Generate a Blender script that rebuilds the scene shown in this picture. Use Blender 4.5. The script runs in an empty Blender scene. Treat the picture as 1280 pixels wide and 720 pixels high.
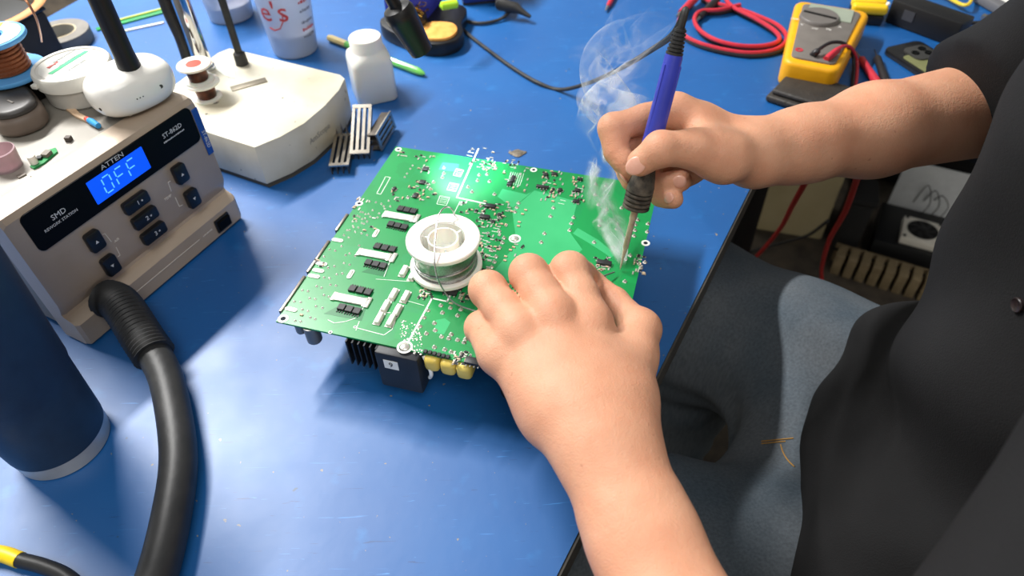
import bpy, bmesh, math, random
import numpy as np
from mathutils import Vector, Matrix
random.seed(7); np.random.seed(7)
scene = bpy.context.scene
col = scene.collection
PI = math.pi

# ------------------------------------------------------------------ camera
FPX, CAM_H = 880.0, 0.478            # focal length in pixels of the 1280x720 frame, height above the bench top (z = 0)
PITCH, ROLL = math.radians(45.88), math.radians(-2.02)
_f = Vector((0, math.cos(PITCH), -math.sin(PITCH)))
_x = Vector((1, 0, 0)); _u = _x.cross(_f)
CX = math.cos(ROLL)*_x + math.sin(ROLL)*_u
CU = -math.sin(ROLL)*_x + math.cos(ROLL)*_u
CF = _f
CAM = Vector((0, 0, CAM_H))
cam_data = bpy.data.cameras.new('camera'); cam = bpy.data.objects.new('camera', cam_data); col.objects.link(cam)
cam_data.sensor_width = 36.0; cam_data.lens = 36.0*FPX/1280.0
cam_data.clip_start = 0.01; cam_data.clip_end = 60
M = Matrix((CX, CU, -CF)).transposed().to_4x4(); M.translation = CAM
cam.matrix_world = M
cam_data.dof.use_dof = True; cam_data.dof.focus_distance = 0.55; cam_data.dof.aperture_fstop = 7.0
scene.camera = cam
scene.cycles.transparent_max_bounces = 48          # thin smoke sheets overlap

# ------------------------------------------------------------------ world, lamps, exposure
w = bpy.data.worlds.new('room_light'); scene.world = w; w.use_nodes = True
w.node_tree.nodes['Background'].inputs[0].default_value = (0.93, 0.97, 1.0, 1)
w.node_tree.nodes['Background'].inputs[1].default_value = 0.27
def area(name, loc, sx, sy, power, yaw=0.0, colr=(1, 1, 1)):
    l = bpy.data.lights.new(name, 'AREA'); l.shape = 'RECTANGLE'; l.size = sx; l.size_y = sy; l.energy = power; l.color = colr
    o = bpy.data.objects.new(name, l); col.objects.link(o); o.location = loc; o.rotation_euler = (0, 0, yaw); return o
area('ceiling_tube_light', (-1.20, 1.42, 1.85), 1.2, 0.12, 150, math.radians(60), (1.0, 0.985, 0.96))
area('added_ceiling_fill', (-1.6, 3.6, 1.95), 1.2, 1.2, 30, 0, (0.96, 0.98, 1.0))  # added soft fill from overhead, placed clear of the board's reflection
area('added_ceiling_fill', (0.35, -0.9, 1.95), 1.3, 1.3, 34, 0, (1.0, 0.98, 0.95))  # added fill from the camera side, brightens the station front
vs = scene.view_settings
vs.view_transform = 'Standard'; vs.look = 'None'; vs.gamma = 1.0; vs.use_curve_mapping = False; vs.exposure = -0.12

# ------------------------------------------------------------------ pixel helpers (a pixel gives a direction; height or a plane gives the distance)
def ray(px, py): return CX*((px-640)/FPX) + CU*((360-py)/FPX) + CF
def P(px, py, z=0.0):
    d = ray(px, py); return CAM + d*((z-CAM_H)/d.z)
def PD(px, py, depth): return CAM + ray(px, py)*depth
def PP(px, py, o, n):
    d = ray(px, py); return CAM + d*((o-CAM).dot(n)/d.dot(n))
class Frame:
    def __init__(s, o, yaw):
        s.o = Vector(o); s.yaw = yaw; s.m = Matrix.Translation(s.o) @ Matrix.Rotation(yaw, 4, 'Z'); s.i = s.m.inverted()
    def at(s, px, py, z=0.0): return s.i @ P(px, py, z)
    def loc(s, v): return s.i @ Vector(v)

# ------------------------------------------------------------------ materials
def lin(h):
    h = h.lstrip('#'); c = [int(h[k:k+2], 16)/255 for k in (0, 2, 4)]
    return tuple(((x/12.92) if x <= .04045 else ((x+.055)/1.055)**2.4) for x in c) + (1,)
MATS = {}
def mat(name, hexc, rough=.5, metal=0.0, hex2=None, scale=60, mixw=.5, bump=0.0, bscale=200, spec=.5, coat=0.0, trans=0.0, sss=0.0, alpha=1.0, emit=None, es=0, ior=1.45, detail=3, coords='Object', rough2=None):
    if name in MATS: return MATS[name]
    m = bpy.data.materials.new(name); m.use_nodes = True; nt = m.node_tree; b = nt.nodes['Principled BSDF']
    I = b.inputs
    I['Roughness'].default_value = rough; I['Metallic'].default_value = metal
    I['Specular IOR Level'].default_value = spec; I['Coat Weight'].default_value = coat; I['Coat Roughness'].default_value = .08
    I['Transmission Weight'].default_value = trans; I['IOR'].default_value = ior; I['Alpha'].default_value = alpha
    if sss: I['Subsurface Weight'].default_value = sss; I['Subsurface Radius'].default_value = (.012, .005, .003); I['Subsurface Scale'].default_value = .35
    if emit: I['Emission Color'].default_value = lin(emit); I['Emission Strength'].default_value = es
    tc = nt.nodes.new('ShaderNodeTexCoord')
    n = nt.nodes.new('ShaderNodeTexNoise'); n.inputs['Scale'].default_value = scale; n.inputs['Detail'].default_value = detail
    nt.links.new(tc.outputs[coords], n.inputs['Vector'])
    r = nt.nodes.new('ShaderNodeValToRGB'); r.color_ramp.elements[0].position = .5-mixw/2; r.color_ramp.elements[1].position = .5+mixw/2
    c1 = lin(hexc); c2 = lin(hex2) if hex2 else tuple(min(1, x*.9) for x in c1[:3])+(1,)
    r.color_ramp.elements[0].color = c1; r.color_ramp.elements[1].color = c2
    nt.links.new(n.outputs['Fac'], r.inputs['Fac']); nt.links.new(r.outputs['Color'], I['Base Color'])
    if rough2 is not None:
        mr = nt.nodes.new('ShaderNodeMapRange'); mr.inputs['From Min'].default_value = .35; mr.inputs['From Max'].default_value = .65
        mr.inputs['To Min'].default_value = rough; mr.inputs['To Max'].default_value = rough2
        nt.links.new(n.outputs['Fac'], mr.inputs['Value']); nt.links.new(mr.outputs['Result'], I['Roughness'])
    if bump:
        n2 = nt.nodes.new('ShaderNodeTexNoise'); n2.inputs['Scale'].default_value = bscale; n2.inputs['Detail'].default_value = 4
        nt.links.new(tc.outputs[coords], n2.inputs['Vector'])
        bp = nt.nodes.new('ShaderNodeBump'); bp.inputs['Strength'].default_value = bump; bp.inputs['Distance'].default_value = .002
        nt.links.new(n2.outputs['Fac'], bp.inputs['Height']); nt.links.new(bp.outputs['Normal'], I['Normal'])
    MATS[name] = m; return m

# ------------------------------------------------------------------ mesh building
class MB:
    def __init__(s): s.v = []; s.f = []
    def add(s, vs, fs, m=None):
        k = len(s.v)
        for p in vs:
            p = Vector(p)
            s.v.append(tuple(m @ p) if m is not None else tuple(p))
        s.f += [tuple(k+i for i in f) for f in fs]; return s
    def addbm(s, bm, m=None):
        bm.verts.ensure_lookup_table(); bm.verts.index_update()
        s.add([v.co.copy() for v in bm.verts], [[v.index for v in f.verts] for f in bm.faces], m); bm.free(); return s
    def box(s, c, size, yaw=0.0, bev=0.0, seg=2, m=None, rot=None):
        bm = bmesh.new(); bmesh.ops.create_cube(bm, size=1.0)
        bmesh.ops.scale(bm, vec=size, verts=bm.verts)
        if bev: bmesh.ops.bevel(bm, geom=list(bm.edges), offset=min(bev, min(size)*.49), segments=seg, profile=.5, affect='EDGES')
        mm = Matrix.Translation(c) @ (rot.to_4x4() if rot is not None else Matrix.Rotation(yaw, 4, 'Z'))
        return s.addbm(bm, (m @ mm) if m is not None else mm)
    def lathe(s, prof, c=(0, 0, 0), n=32, m=None, close=False):
        vs = []; fs = []; k = len(prof)
        for i in range(n):
            a = 2*PI*i/n
            for r, z in prof: vs.append((c[0]+r*math.cos(a), c[1]+r*math.sin(a), c[2]+z))
        for i in range(n):
            j = (i+1) % n
            for q in range(k-1 if not close else k):
                q2 = (q+1) % k; fs.append((i*k+q, j*k+q, j*k+q2, i*k+q2))
        if not close:
            if prof[0][0] > 1e-6: fs.append(tuple(i*k for i in range(n))[::-1])
            if prof[-1][0] > 1e-6: fs.append(tuple(i*k+k-1 for i in range(n)))
        return s.add(vs, fs, m)
    def cyl(s, a, b, r0, r1=None, n=16, m=None):
        a = Vector(a); b = Vector(b); r1 = r0 if r1 is None else r1
        return s.tube([a, b], [r0, r1], n, m=m)
    def tube(s, pts, r, n=10, caps=True, m=None, flat=1.0):
        pts = [Vector(p) for p in pts]; k = len(pts)
        rr = r if isinstance(r, (list, tuple)) else [r]*k
        vs = []; fs = []; up = None
        for i, p in enumerate(pts):
            t = (pts[min(i+1, k-1)]-pts[max(i-1, 0)]).normalized()
            if up is None:
                up = Vector((0, 0, 1)) if abs(t.z) < .9 else Vector((1, 0, 0))
            sx = t.cross(up).normalized(); up = sx.cross(t).normalized()
            for q in range(n):
                a = 2*PI*q/n; vs.append(p + sx*(rr[i]*math.cos(a)) + up*(rr[i]*flat*math.sin(a)))
        for i in range(k-1):
            for q in range(n):
                q2 = (q+1) % n; fs.append((i*n+q, i*n+q2, (i+1)*n+q2, (i+1)*n+q))
        if caps: fs.append(tuple(range(n))[::-1]); fs.append(tuple((k-1)*n+q for q in range(n)))
        return s.add(vs, fs, m)
    def prism(s, poly, z0, z1, bev=0.0, m=None, seg=2):
        bm = bmesh.new(); a = [bm.verts.new((x, y, z0)) for x, y in poly]; b = [bm.verts.new((x, y, z1)) for x, y in poly]
        n = len(poly); bm.faces.new(a[::-1]); bm.faces.new(b)
        for i in range(n): bm.faces.new((a[i], a[(i+1) % n], b[(i+1) % n], b[i]))
        bmesh.ops.recalc_face_normals(bm, faces=bm.faces)
        if bev: bmesh.ops.bevel(bm, geom=[e for e in bm.edges if abs(e.verts[0].co.z-e.verts[1].co.z) < 1e-7], offset=bev, segments=seg, profile=.5, affect='EDGES')
        return s.addbm(bm, m)
    def sphere(s, c, r, m=None, u=16, v=10):
        bm = bmesh.new(); bmesh.ops.create_uvsphere(bm, u_segments=u, v_segments=v, radius=1.0)
        rr = r if isinstance(r, (tuple, list)) else (r, r, r)
        bmesh.ops.scale(bm, vec=rr, verts=bm.verts)
        mm = Matrix.Translation(c); return s.addbm(bm, (m @ mm) if m is not None else mm)
    def text(s, txt, size, m, depth=.0001, align='CENTER'):
        cu = bpy.data.curves.new('t', 'FONT'); cu.body = txt; cu.size = size; cu.align_x = align; cu.align_y = 'CENTER'; cu.extrude = depth; cu.resolution_u = 2
        o = bpy.data.objects.new('t', cu); me = o.to_mesh()
        s.add([v.co.copy() for v in me.vertices], [tuple(p.vertices) for p in me.polygons], m)
        o.to_mesh_clear(); bpy.data.objects.remove(o); bpy.data.curves.remove(cu); return s
    def mesh(s, name, ang=38):
        me = bpy.data.meshes.new(name); me.from_pydata(s.v, [], s.f); me.update()
        bm = bmesh.new(); bm.from_mesh(me); bmesh.ops.recalc_face_normals(bm, faces=bm.faces); bm.to_mesh(me); bm.free()
        me.polygons.foreach_set('use_smooth', [True]*len(me.polygons)); me.set_sharp_from_angle(angle=math.radians(ang)); return me
    def build(s, name, material, parent=None, ang=38, kind=None, label=None):
        o = bpy.data.objects.new(name, s.mesh(name, ang)); col.objects.link(o); o.data.materials.append(material)
        if parent is not None: o.parent = parent
        if kind: o['kind'] = kind
        if label: o['label'] = label
        return o
def tag(o, label, cat, group=None):
    o['label'] = label; o['category'] = cat
    if group: o['group'] = group
    return o
def thing(name, label, cat, fr=None, group=None):
    o = bpy.data.objects.new(name, None); o.empty_display_size = .02; col.objects.link(o)
    if fr: o.matrix_world = fr.m
    return tag(o, label, cat, group)
def dup(o, parent=None, m=None):
    c = o.copy(); col.objects.link(c); c.parent = parent
    if m is not None: c.matrix_local = m
    return c
def spline(pts, n=8):
    pts = [Vector(p) for p in pts]; q = [pts[0]*2-pts[1]]+pts+[pts[-1]*2-pts[-2]]; out = []
    for i in range(1, len(q)-2):
        p0, p1, p2, p3 = q[i-1:i+3]
        for k in range(n):
            t = k/n; out.append(.5*((2*p1)+(p2-p0)*t+(2*p0-5*p1+4*p2-p3)*t*t+(3*p1-p0-3*p2+p3)*t**3))
    out.append(pts[-1]); return out
def rrect(w, h, r, n=5, cx=0, cy=0):
    out = []
    for sx, sy, a0 in ((1, 1, 0), (-1, 1, PI/2), (-1, -1, PI), (1, -1, 1.5*PI)):
        for k in range(n+1):
            a = a0+PI/2*k/n; out.append((cx+sx*(w/2-r)+r*math.cos(a), cy+sy*(h/2-r)+r*math.sin(a)))
    return out

# ================================================================== the setting
def V2(v): return (v[0], v[1])
EDGE_O = Vector((.133, .380, 0)); ET = Vector((.502, .865, 0)); EN = Vector((.865, -.502, 0))   # bench edge: along it, and away from the bench
def edge(k, off=0, z=0): 
    p = EDGE_O + ET*k + EN*off; return Vector((p.x, p.y, z))
def bench_material():
    m = bpy.data.materials.new('blue_laminate'); m.use_nodes = True; nt = m.node_tree; N = nt.nodes.new; L = nt.links.new
    b = nt.nodes['Principled BSDF']; tc = N('ShaderNodeTexCoord')
    def noise(scale, detail=4, mp=None, dist=0):
        n = N('ShaderNodeTexNoise'); n.inputs['Scale'].default_value = scale; n.inputs['Detail'].default_value = detail; n.inputs['Distortion'].default_value = dist
        if mp:
            q = N('ShaderNodeMapping'); q.inputs['Scale'].default_value = mp[0]; q.inputs['Rotation'].default_value = (0, 0, mp[1]); L(tc.outputs['Object'], q.inputs[0]); L(q.outputs[0], n.inputs['Vector'])
        else: L(tc.outputs['Object'], n.inputs['Vector'])
        return n
    def ramp(n, a, c):
        r = N('ShaderNodeValToRGB'); r.color_ramp.elements[0].position = a; r.color_ramp.elements[1].position = c; L(n.outputs['Fac'], r.inputs['Fac']); return r
    def mix(f, a, c2):
        q = N('ShaderNodeMix'); q.data_type = 'RGBA'; L(f, q.inputs['Factor'])
        if isinstance(a, tuple): q.inputs['A'].default_value = a
        else: L(a, q.inputs['A'])
        q.inputs['B'].default_value = c2; return q.outputs['Result']
    c = mix(ramp(noise(5), .35, .7).outputs['Color'], lin('#0e5a9c'), lin('#094f90'))
    c = mix(ramp(noise(38, 6), .62, .78).outputs['Color'], c, lin('#1766a8'))
    for ang, sc, th, cc in ((.5, (4, 95, 1), .72, '#2f78bd'), (1.45, (5, 110, 1), .73, '#2a70b4'), (2.5, (6, 120, 1), .725, '#0a3d75'), (.95, (9, 130, 1), .74, '#3c80bf'), (2.0, (8, 90, 1), .735, '#0d4278')):
        c = mix(ramp(noise(3.1+ang, 2, (sc, ang), .9), th, th+.02).outputs['Color'], c, lin(cc))
    c = mix(ramp(noise(190, 2), .735, .75).outputs['Color'], c, lin('#857d70'))
    c = mix(ramp(noise(75, 3), .745, .76).outputs['Color'], c, lin('#24486b'))
    L(c, b.inputs['Base Color'])
    mr = N('ShaderNodeMapRange'); mr.inputs['From Min'].default_value = .3; mr.inputs['From Max'].default_value = .7; mr.inputs['To Min'].default_value = .43; mr.inputs['To Max'].default_value = .50
    L(noise(14, 8).outputs['Fac'], mr.inputs['Value']); L(mr.outputs['Result'], b.inputs['Roughness'])
    b.inputs['Specular IOR Level'].default_value = .75
    bp = N('ShaderNodeBump'); bp.inputs['Strength'].default_value = .10; bp.inputs['Distance'].default_value = .001; L(noise(90, 8).outputs['Fac'], bp.inputs['Height']); L(bp.outputs['Normal'], b.inputs['Normal'])
    return m
tp = [edge(-1.0), edge(.352), P(1214, 138), Vector((1.42, .885, 0)), Vector((1.30, 1.75, 0)), Vector((-.42, 1.75, 0)), P(98, 0), P(50, 27), Vector((-1.02, .36, 0)), Vector((-1.3, -.2, 0))]
bench = thing('workbench', 'corner workbench with a scratched blue laminate top', 'workbench')
MB().prism([V2(p) for p in tp], -.028, 0).build('bench_top', bench_material(), bench)
dk = mat('bench_edge', '#4b4740', .6, hex2='#2f2c29')
eb = MB()
for a, c in ((tp[0], tp[1]), (tp[1], tp[2])):
    d = (c-a).normalized(); mid = (a+c)/2; L_ = (c-a).length
    eb.box((mid.x+d.y*.0012, mid.y-d.x*.0012, -.0145), (L_, .002, .027), math.atan2(d.y, d.x))
eb.build('edge_band', dk, bench)
legm = mat('bench_leg_paint', '#1c1c1e', .5)
for q in ((-.95, .2), (-.55, 1.4), (.55, 1.25), (-.52, -.55)):
    MB().box((q[0], q[1], -.389), (.05, .05, .722), 0, .003).build('leg', legm, bench)
def struct(name, mb, m, **k):
    o = mb.build(name, m, None, **k); o['kind'] = 'structure'; return o
floor_m = mat('floor_carpet', '#564c40', .95, hex2='#37312b', scale=30, bump=.5, bscale=300)
struct('floor', MB().box((0, .8, -.775), (6.2, 6.2, .05)), floor_m)
wall_m = mat('wall_paint', '#d9d8d2', .85, hex2='#d2d1ca', scale=3)
for nm, cx_, cy_, sx_, sy_ in (('wall_back', 0, 3.85, 6.2, .1), ('wall_front', 0, -2.25, 6.2, .1), ('wall_left', -3.05, .8, .1, 6.0), ('wall_right', 3.05, .8, .1, 6.0)):
    struct(nm, MB().box((cx_, cy_, .6), (sx_, sy_, 2.7)), wall_m)
a, c = P(1225, 0), P(1280, 25); d = (c-a).normalized(); nrm = Vector((-d.y, d.x, 0))
if nrm.dot(Vector((1, 1, 0))) < 0: nrm = -nrm
q0 = a-d*.16; q1 = a+d*.137
pps = MB().prism([V2(q0), V2(q1), V2(q1+nrm*.21), V2(q0+nrm*.21)], .0002, .0012).build('paper_sheet', mat('white_paper', '#e9e7df', .8, hex2='#e4e2d8', scale=4)); tag(pps, 'sheet of white paper lying on the far end of the bench', 'paper')

# ================================================================== circuit board
PZ = .061
B0 = P(495, 183, PZ); BR_ = P(823, 234, PZ); BL_ = P(347, 402, PZ)
a1 = math.atan2((BR_-B0).y, (BR_-B0).x); a2 = math.atan2((BL_-B0).y, (BL_-B0).x)+PI/2
BYAW = (a1+a2)/2; BW = (BR_-B0).length; BL = (BL_-B0).length
bf = Frame((B0.x, B0.y, 0), BYAW)
board = thing('circuit_board', 'green power circuit board resting upside down on its components under the solder spool', 'circuit board', bf)
def bq(px, py, z=PZ): 
    v = bf.at(px, py, z); return Vector((v.x, v.y, z))
TH = .0017
def pcb_mat():
    m = bpy.data.materials.new('green_solder_mask'); m.use_nodes = True; nt = m.node_tree; N = nt.nodes.new; L = nt.links.new; b = nt.nodes['Principled BSDF']
    tc = N('ShaderNodeTexCoord'); br = N('ShaderNodeTexVoronoi'); br.distance = 'CHEBYCHEV'; br.inputs['Scale'].default_value = 55
    L(tc.outputs['Object'], br.inputs['Vector'])
    r = N('ShaderNodeValToRGB'); r.color_ramp.interpolation = 'CONSTANT'
    e = r.color_ramp.elements; e[0].position = 0; e[0].color = lin('#0a8a45'); e[1].position = .45; e[1].color = lin('#0b954b')
    x = e.new(.75); x.color = lin('#118f50')
    L(br.outputs['Color'], r.inputs['Fac'])
    n = N('ShaderNodeTexNoise'); n.inputs['Scale'].default_value = 14; L(tc.outputs['Object'], n.inputs['Vector'])
    mx = N('ShaderNodeMix'); mx.data_type = 'RGBA'; mx.inputs['B'].default_value = lin('#0c7f3f'); L(r.outputs['Color'], mx.inputs['A']); L(n.outputs['Fac'], mx.inputs['Factor'])
    L(mx.outputs['Result'], b.inputs['Base Color']); b.inputs['Roughness'].default_value = .36; b.inputs['Coat Weight'].default_value = .15; b.inputs['Coat Roughness'].default_value = .22
    return m
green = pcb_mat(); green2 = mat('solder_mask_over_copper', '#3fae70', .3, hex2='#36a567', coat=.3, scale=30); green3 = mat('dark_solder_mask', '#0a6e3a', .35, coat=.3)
tin = mat('solder_tin', '#e6e3da', .32, .6, hex2='#c2bfb5', scale=300); silk = mat('white_silkscreen', '#e8f2e6', .6)
chip = mat('black_epoxy', '#2b2b2d', .45, hex2='#1d1d1f', scale=200); white_p = mat('white_ring', '#f1f1ea', .5)
copper_pad = mat('copper_pad', '#c08a55', .35, .6); steel = mat('bright_steel', '#cfcac2', .28, .95, hex2='#aaa59c', scale=90)
MB().box((BW/2, -BL/2, PZ-TH/2), (BW, BL, TH)).build('board', green, board)
def brect(mb, px, py, sx, sy, h, z=PZ, bev=0.0, off=0.0):   # sizes in metres along the board axes
    c = bq(px, py, z); mb.box((c.x, c.y, z+h/2+off), (sx, sy, h), 0, bev)
PXM = lambda px, py: (bq(px+1, py)-bq(px, py)).length
# copper pours and dark clearances
def poly(name, pts, m, h=.00006, z=PZ):
    MB().prism([V2(bq(*p)) for p in pts], z-.0003, z+h).build(name, m, board)
poly('copper_pour', [(640, 262), (668, 238), (722, 252), (712, 290), (728, 312), (690, 345), (640, 352), (612, 345), (646, 305)], green2)
poly('copper_pour', [(628, 236), (658, 243), (665, 240), (641, 260), (622, 246)], green2, .00012)
poly('copper_pour', [(545, 400), (556, 398), (563, 403), (555, 418), (543, 416)], green2)
poly('copper_pour', [(553, 203), (574, 205), (572, 215), (548, 212)], green2)
poly('copper_pour', [(722, 285), (748, 300), (770, 318), (764, 322), (738, 305), (716, 292)], green2)
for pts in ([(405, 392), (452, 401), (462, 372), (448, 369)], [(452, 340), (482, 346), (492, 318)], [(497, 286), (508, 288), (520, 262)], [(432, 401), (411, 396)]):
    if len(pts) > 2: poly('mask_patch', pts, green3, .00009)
# silkscreen lines
sk = MB()
def sline(pts, w=.0008):
    for a, c in zip(pts, pts[1:]):
        a = bq(*a); c = bq(*c); d = c-a
        sk.box(((a.x+c.x)/2, (a.y+c.y)/2, PZ+.00012), (d.length+w*.6, w, .0002), math.atan2(d.y, d.x))
sline([(598, 186), (571, 247), (613, 256)], .0014)
sline([(509, 430), (540, 373), (559, 377), (563, 368)], .0014)
sline([(606, 262), (602, 275)], .0009)
sline([(482, 221), (471, 242), (476, 243), (488, 222), (482, 221)], .0006)
for q in ((575, 215, 9, 8), (568, 233, 11, 9), (556, 250, 12, 10)):
    x, y, s1, s2 = q; sline([(x-s1/2, y-s2/2), (x+s1/2, y-s2/2+2), (x+s1/2-4, y+s2/2+2), (x-s1/2-4, y+s2/2), (x-s1/2, y-s2/2)], .0005)
    for k in range(4): sline([(x-s1/2+1-k*.8, y-s2/2+2+k*2), (x+s1/2-2-k*.8, y-s2/2+3.2+k*2)], .0004)
sline([(447, 396), (462, 372)], .0005); sline([(410, 400), (418, 404), (432, 402), (444, 398)], .0006); sline([(446, 410), (480, 419), (490, 412), (494, 402)], .0006)
sline([(480, 346), (490, 320)], .0005); sline([(449, 402), (445, 413)], .0006); sline([(575, 252), (566, 270)], .0005)
sline([(482, 388), (476, 386)], .0008); sline([(488, 391), (476, 391)], .0006); sline([(470, 349), (512, 352)], .0004); sline([(505, 375), (530, 382)], .0004)
for k in range(7): sline([(640+k*2.6-1, 215+k*.4), (634+k*2.6, 230+k*.4)], .0004)
for x, y in ((682, 228), (722, 235), (700, 250), (598, 272), (617, 285), (603, 300), (610, 320), (585, 190), (610, 205), (640, 205)):
    sline([(x, y), (x+7, y+1.4)], .0005); sline([(x-2, y+4), (x+5, y+5.4)], .0005)
sk.build('silkscreen', silk, board, kind='stuff')
# mounting holes
ring_me = None
dark = mat('hole_dark', '#14202a', .9)
for x, y, r in ((498, 187, .0034), (449, 254.5, .0036), (354, 398.5, .0044), (667, 212.5, .0034), (807, 304, .0038), (444, 409, .0014), (413, 415.5, .0016)):
    c = bq(x, y); rg = MB().lathe([(r*.5, 0), (r, 0), (r, .0003), (r*.5, .0003)], (c.x, c.y, PZ), 20, close=True).build('mounting_ring', white_p, board)
    MB().lathe([(.0001, 0), (r*.5, 0), (r*.5, .00012), (.0001, .00012)], (c.x, c.y, PZ), 16).build('hole', dark, rg)
for x, y, r in ((506, 434, .0062), (643.5, 298.5, .0054)):
    c = bq(x, y); rg = MB().lathe([(r*.72, 0), (r, 0), (r, .0003), (r*.72, .0003)], (c.x, c.y, PZ), 24, close=True).build('screw_ring', white_p, board)
    s_ = MB().lathe([(.0001, 0), (r*.62, 0), (r*.6, .0008), (r*.4, .0017), (.0001, .0019)], (c.x, c.y, PZ), 20).build('screw_head', tin, rg)
# power transistors in rows of three around the bus bars
tr = MB().box((0, 0, .0011), (.0060, .0064, .0022), 0, .0003, 1)
for k in range(3): tr.box((-.0022+k*.0022, .0042, .0004), (.0009, .0022, .0006))
tr_me = tr.mesh('power_transistor'); tr_me.materials.append(chip)
rows = [[(501, 262), (509, 263.7), (517, 265.3)], [(489, 281), (497.3, 283), (505.6, 285)], [(472, 309), (481.3, 311), (490.6, 313)], [(461, 329), (470, 331.2), (479, 333.4)], [(441, 362), (450.7, 364.2), (460.4, 366.4)], [(427.5, 385), (437, 387.5), (446.5, 390)]]
for ri, rw in enumerate(rows):
    for q in rw:
        o = bpy.data.objects.new('power_transistor', tr_me); col.objects.link(o); o.parent = board; c = bq(*q)
        o.matrix_local = Matrix.Translation((c.x, c.y, PZ)) @ Matrix.Rotation(PI if ri % 2 else 0, 4, 'Z')
bar_m = mat('tinned_bar', '#f0eee6', .35, .25, hex2='#dddbd3', scale=160)
for x, y, n in ((499, 271.5, 0), (468, 319, 0), (437.5, 375, 0)):
    b_ = MB(); brect(b_, x, y, .0270, .0078, .0020, bev=.0008); o = b_.build('bus_bar', bar_m, board)
    e_ = MB(); c = bq(x, y)
    for sx in (-.0140, .0140): e_.box((c.x+sx, c.y, PZ+.0008), (.0036, .0092, .0016), 0, .0005)
    e_.build('bar_end', tin, o)
for q in ((460, 379), (492, 323), (521, 274)):
    b_ = MB(); brect(b_, *q, .0042, .0115, .0015, bev=.0006); b_.build('bus_pad', tin, board)
# upright silver terminals
for q in ((492, 369), (507, 372), (482, 384), (497, 389), (474, 399), (489, 402), (505, 340), (516, 345)):
    b_ = MB(); brect(b_, *q, .0042, .0115, .0032, bev=.0007); o = b_.build('terminal_bar', bar_m, board)
    f_ = MB(); brect(f_, *q, .0060, .0135, .0006); f_.build('pad', tin, o)
# long oval pads
for x, y, ang in ((422, 300.5, 0), (470, 292, 1), (438.5, 343, 1), (398, 338.5, 0), (392.5, 345.5, 0), (364, 387, 0), (402, 330, 0)):
    c = bq(x, y); o = MB().prism([(c.x+(-b if ang else a), c.y+(a if ang else b)) for a, b in rrect(.0108, .0042, .0021)], PZ, PZ+.0007, .0002).build('oval_pad', white_p, board)
    MB().prism([(c.x+(-b if ang else a), c.y+(a if ang else b)) for a, b in rrect(.0080, .0022, .0011)], PZ+.0006, PZ+.0011, .0002).build('solder_fill', tin, o)
# black chips and larger parts
for x, y, sx, sy, h in ((613, 259, .0098, .0048, .0026), (606, 272.5, .0092, .0048, .0026), (641, 224.5, .0038, .0100, .0018), (637, 231, .0048, .0044, .002), (678, 234.5, .0120, .0034, .0020), (682, 219, .0046, .0042, .002), (693, 218.5, .0058, .0038, .002), (700, 238.5, .0036, .0046, .002),
        (724.5, 225, .0050, .0034, .002), (721.5, 239, .0058, .0040, .002), (720, 252.5, .0058, .0042, .002), (532, 212, .0056, .0058, .0016), (528, 228.5, .0056, .0058, .0016), (519.5, 245.5, .0046, .0066, .002), (563, 366, .0120, .0064, .002), (592, 453.5, .0125, .0062, .003),
        (755, 330, .0125, .0050, .0026), (595, 264, .003, .0028, .0014), (624, 269, .004, .0034, .0014), (616, 277.5, .004, .003, .0014), (585, 372, .005, .003, .0014), (575, 362, .004, .003, .0014), (493, 237, .003, .005, .002)):
    b_ = MB(); brect(b_, x, y, sx, sy, h, bev=.0003); o = b_.build('chip', chip, board)
    l_ = MB(); c = bq(x, y); n = max(2, int(max(sx, sy)/.0026)); al = sx > sy
    for k in range(n):
        t = (k+.5)/n-.5
        for s_ in (-1, 1):
            if al: l_.box((c.x+t*sx, c.y+s_*(sy/2+.0006), PZ+.0004), (.0009, .0016, .0006))
            else: l_.box((c.x+s_*(sx/2+.0006), c.y+t*sy, PZ+.0004), (.0016, .0009, .0006))
    l_.build('leads', tin, o)
# pin header near the front edge
ph = bq(555, 444)
for k in range(6):
    c = bq(532+k*5.6, 440.5+k*1.35); MB().box((c.x, c.y, PZ+.0010), (.0030, .0036, .0020), 0, .0004, 1).build('header_pin', chip, board)
# solder joints, vias and small parts
sj = MB()
def joint(x, y, r=.0014, h=.0010):
    c = bq(x, y); sj.lathe([(.00005, h*1.5), (r*.28, h*1.45), (r*.45, h*.7), (r, .0001), (r, -.0001)], (c.x, c.y, PZ), 9)
big = [(648, 254), (646, 259.5), (643.5, 265), (624, 289), (630, 297.5), (628, 303.5), (624.5, 309.5), (614, 313), (620, 321), (618, 327.5), (614.5, 334), (591, 322), (688, 270.5), (680.5, 292), (676.5, 303), (691.5, 260), (717, 272), (714, 279.5), (712, 288), (742.5, 303), (744.5, 230.5), (748, 256), (777, 260), (750, 276), (749.5, 282), (772, 280), (771, 286.5), (766, 309), (757.5, 232), (744, 243.5), (758, 262), (787.5, 319.5), (806, 328), (782, 324), (801, 335), (781, 352), (809, 290), (810, 280), (797, 275), (794, 281), (793.5, 288), (792.5, 295),
       (551, 382), (563, 385), (576, 387), (553, 391), (572, 394.5), (535, 388), (530, 397), (525, 408), (544, 413), (533, 417), (552, 421), (564, 418), (561, 423), (543, 404), (572, 425), (582, 424), (580, 428), (556, 437), (564, 440), (577, 442), (543, 434), (510, 247), (555, 217), (553, 222), (542, 228), (538, 236.5), (555, 210), (585, 234), (590, 240), (597, 226), (599, 219), (612, 227), (618, 243), (609, 218), (605, 211), (620, 210)]
for x, y in big: joint(x, y, .0020, .0016)
small = []
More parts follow.
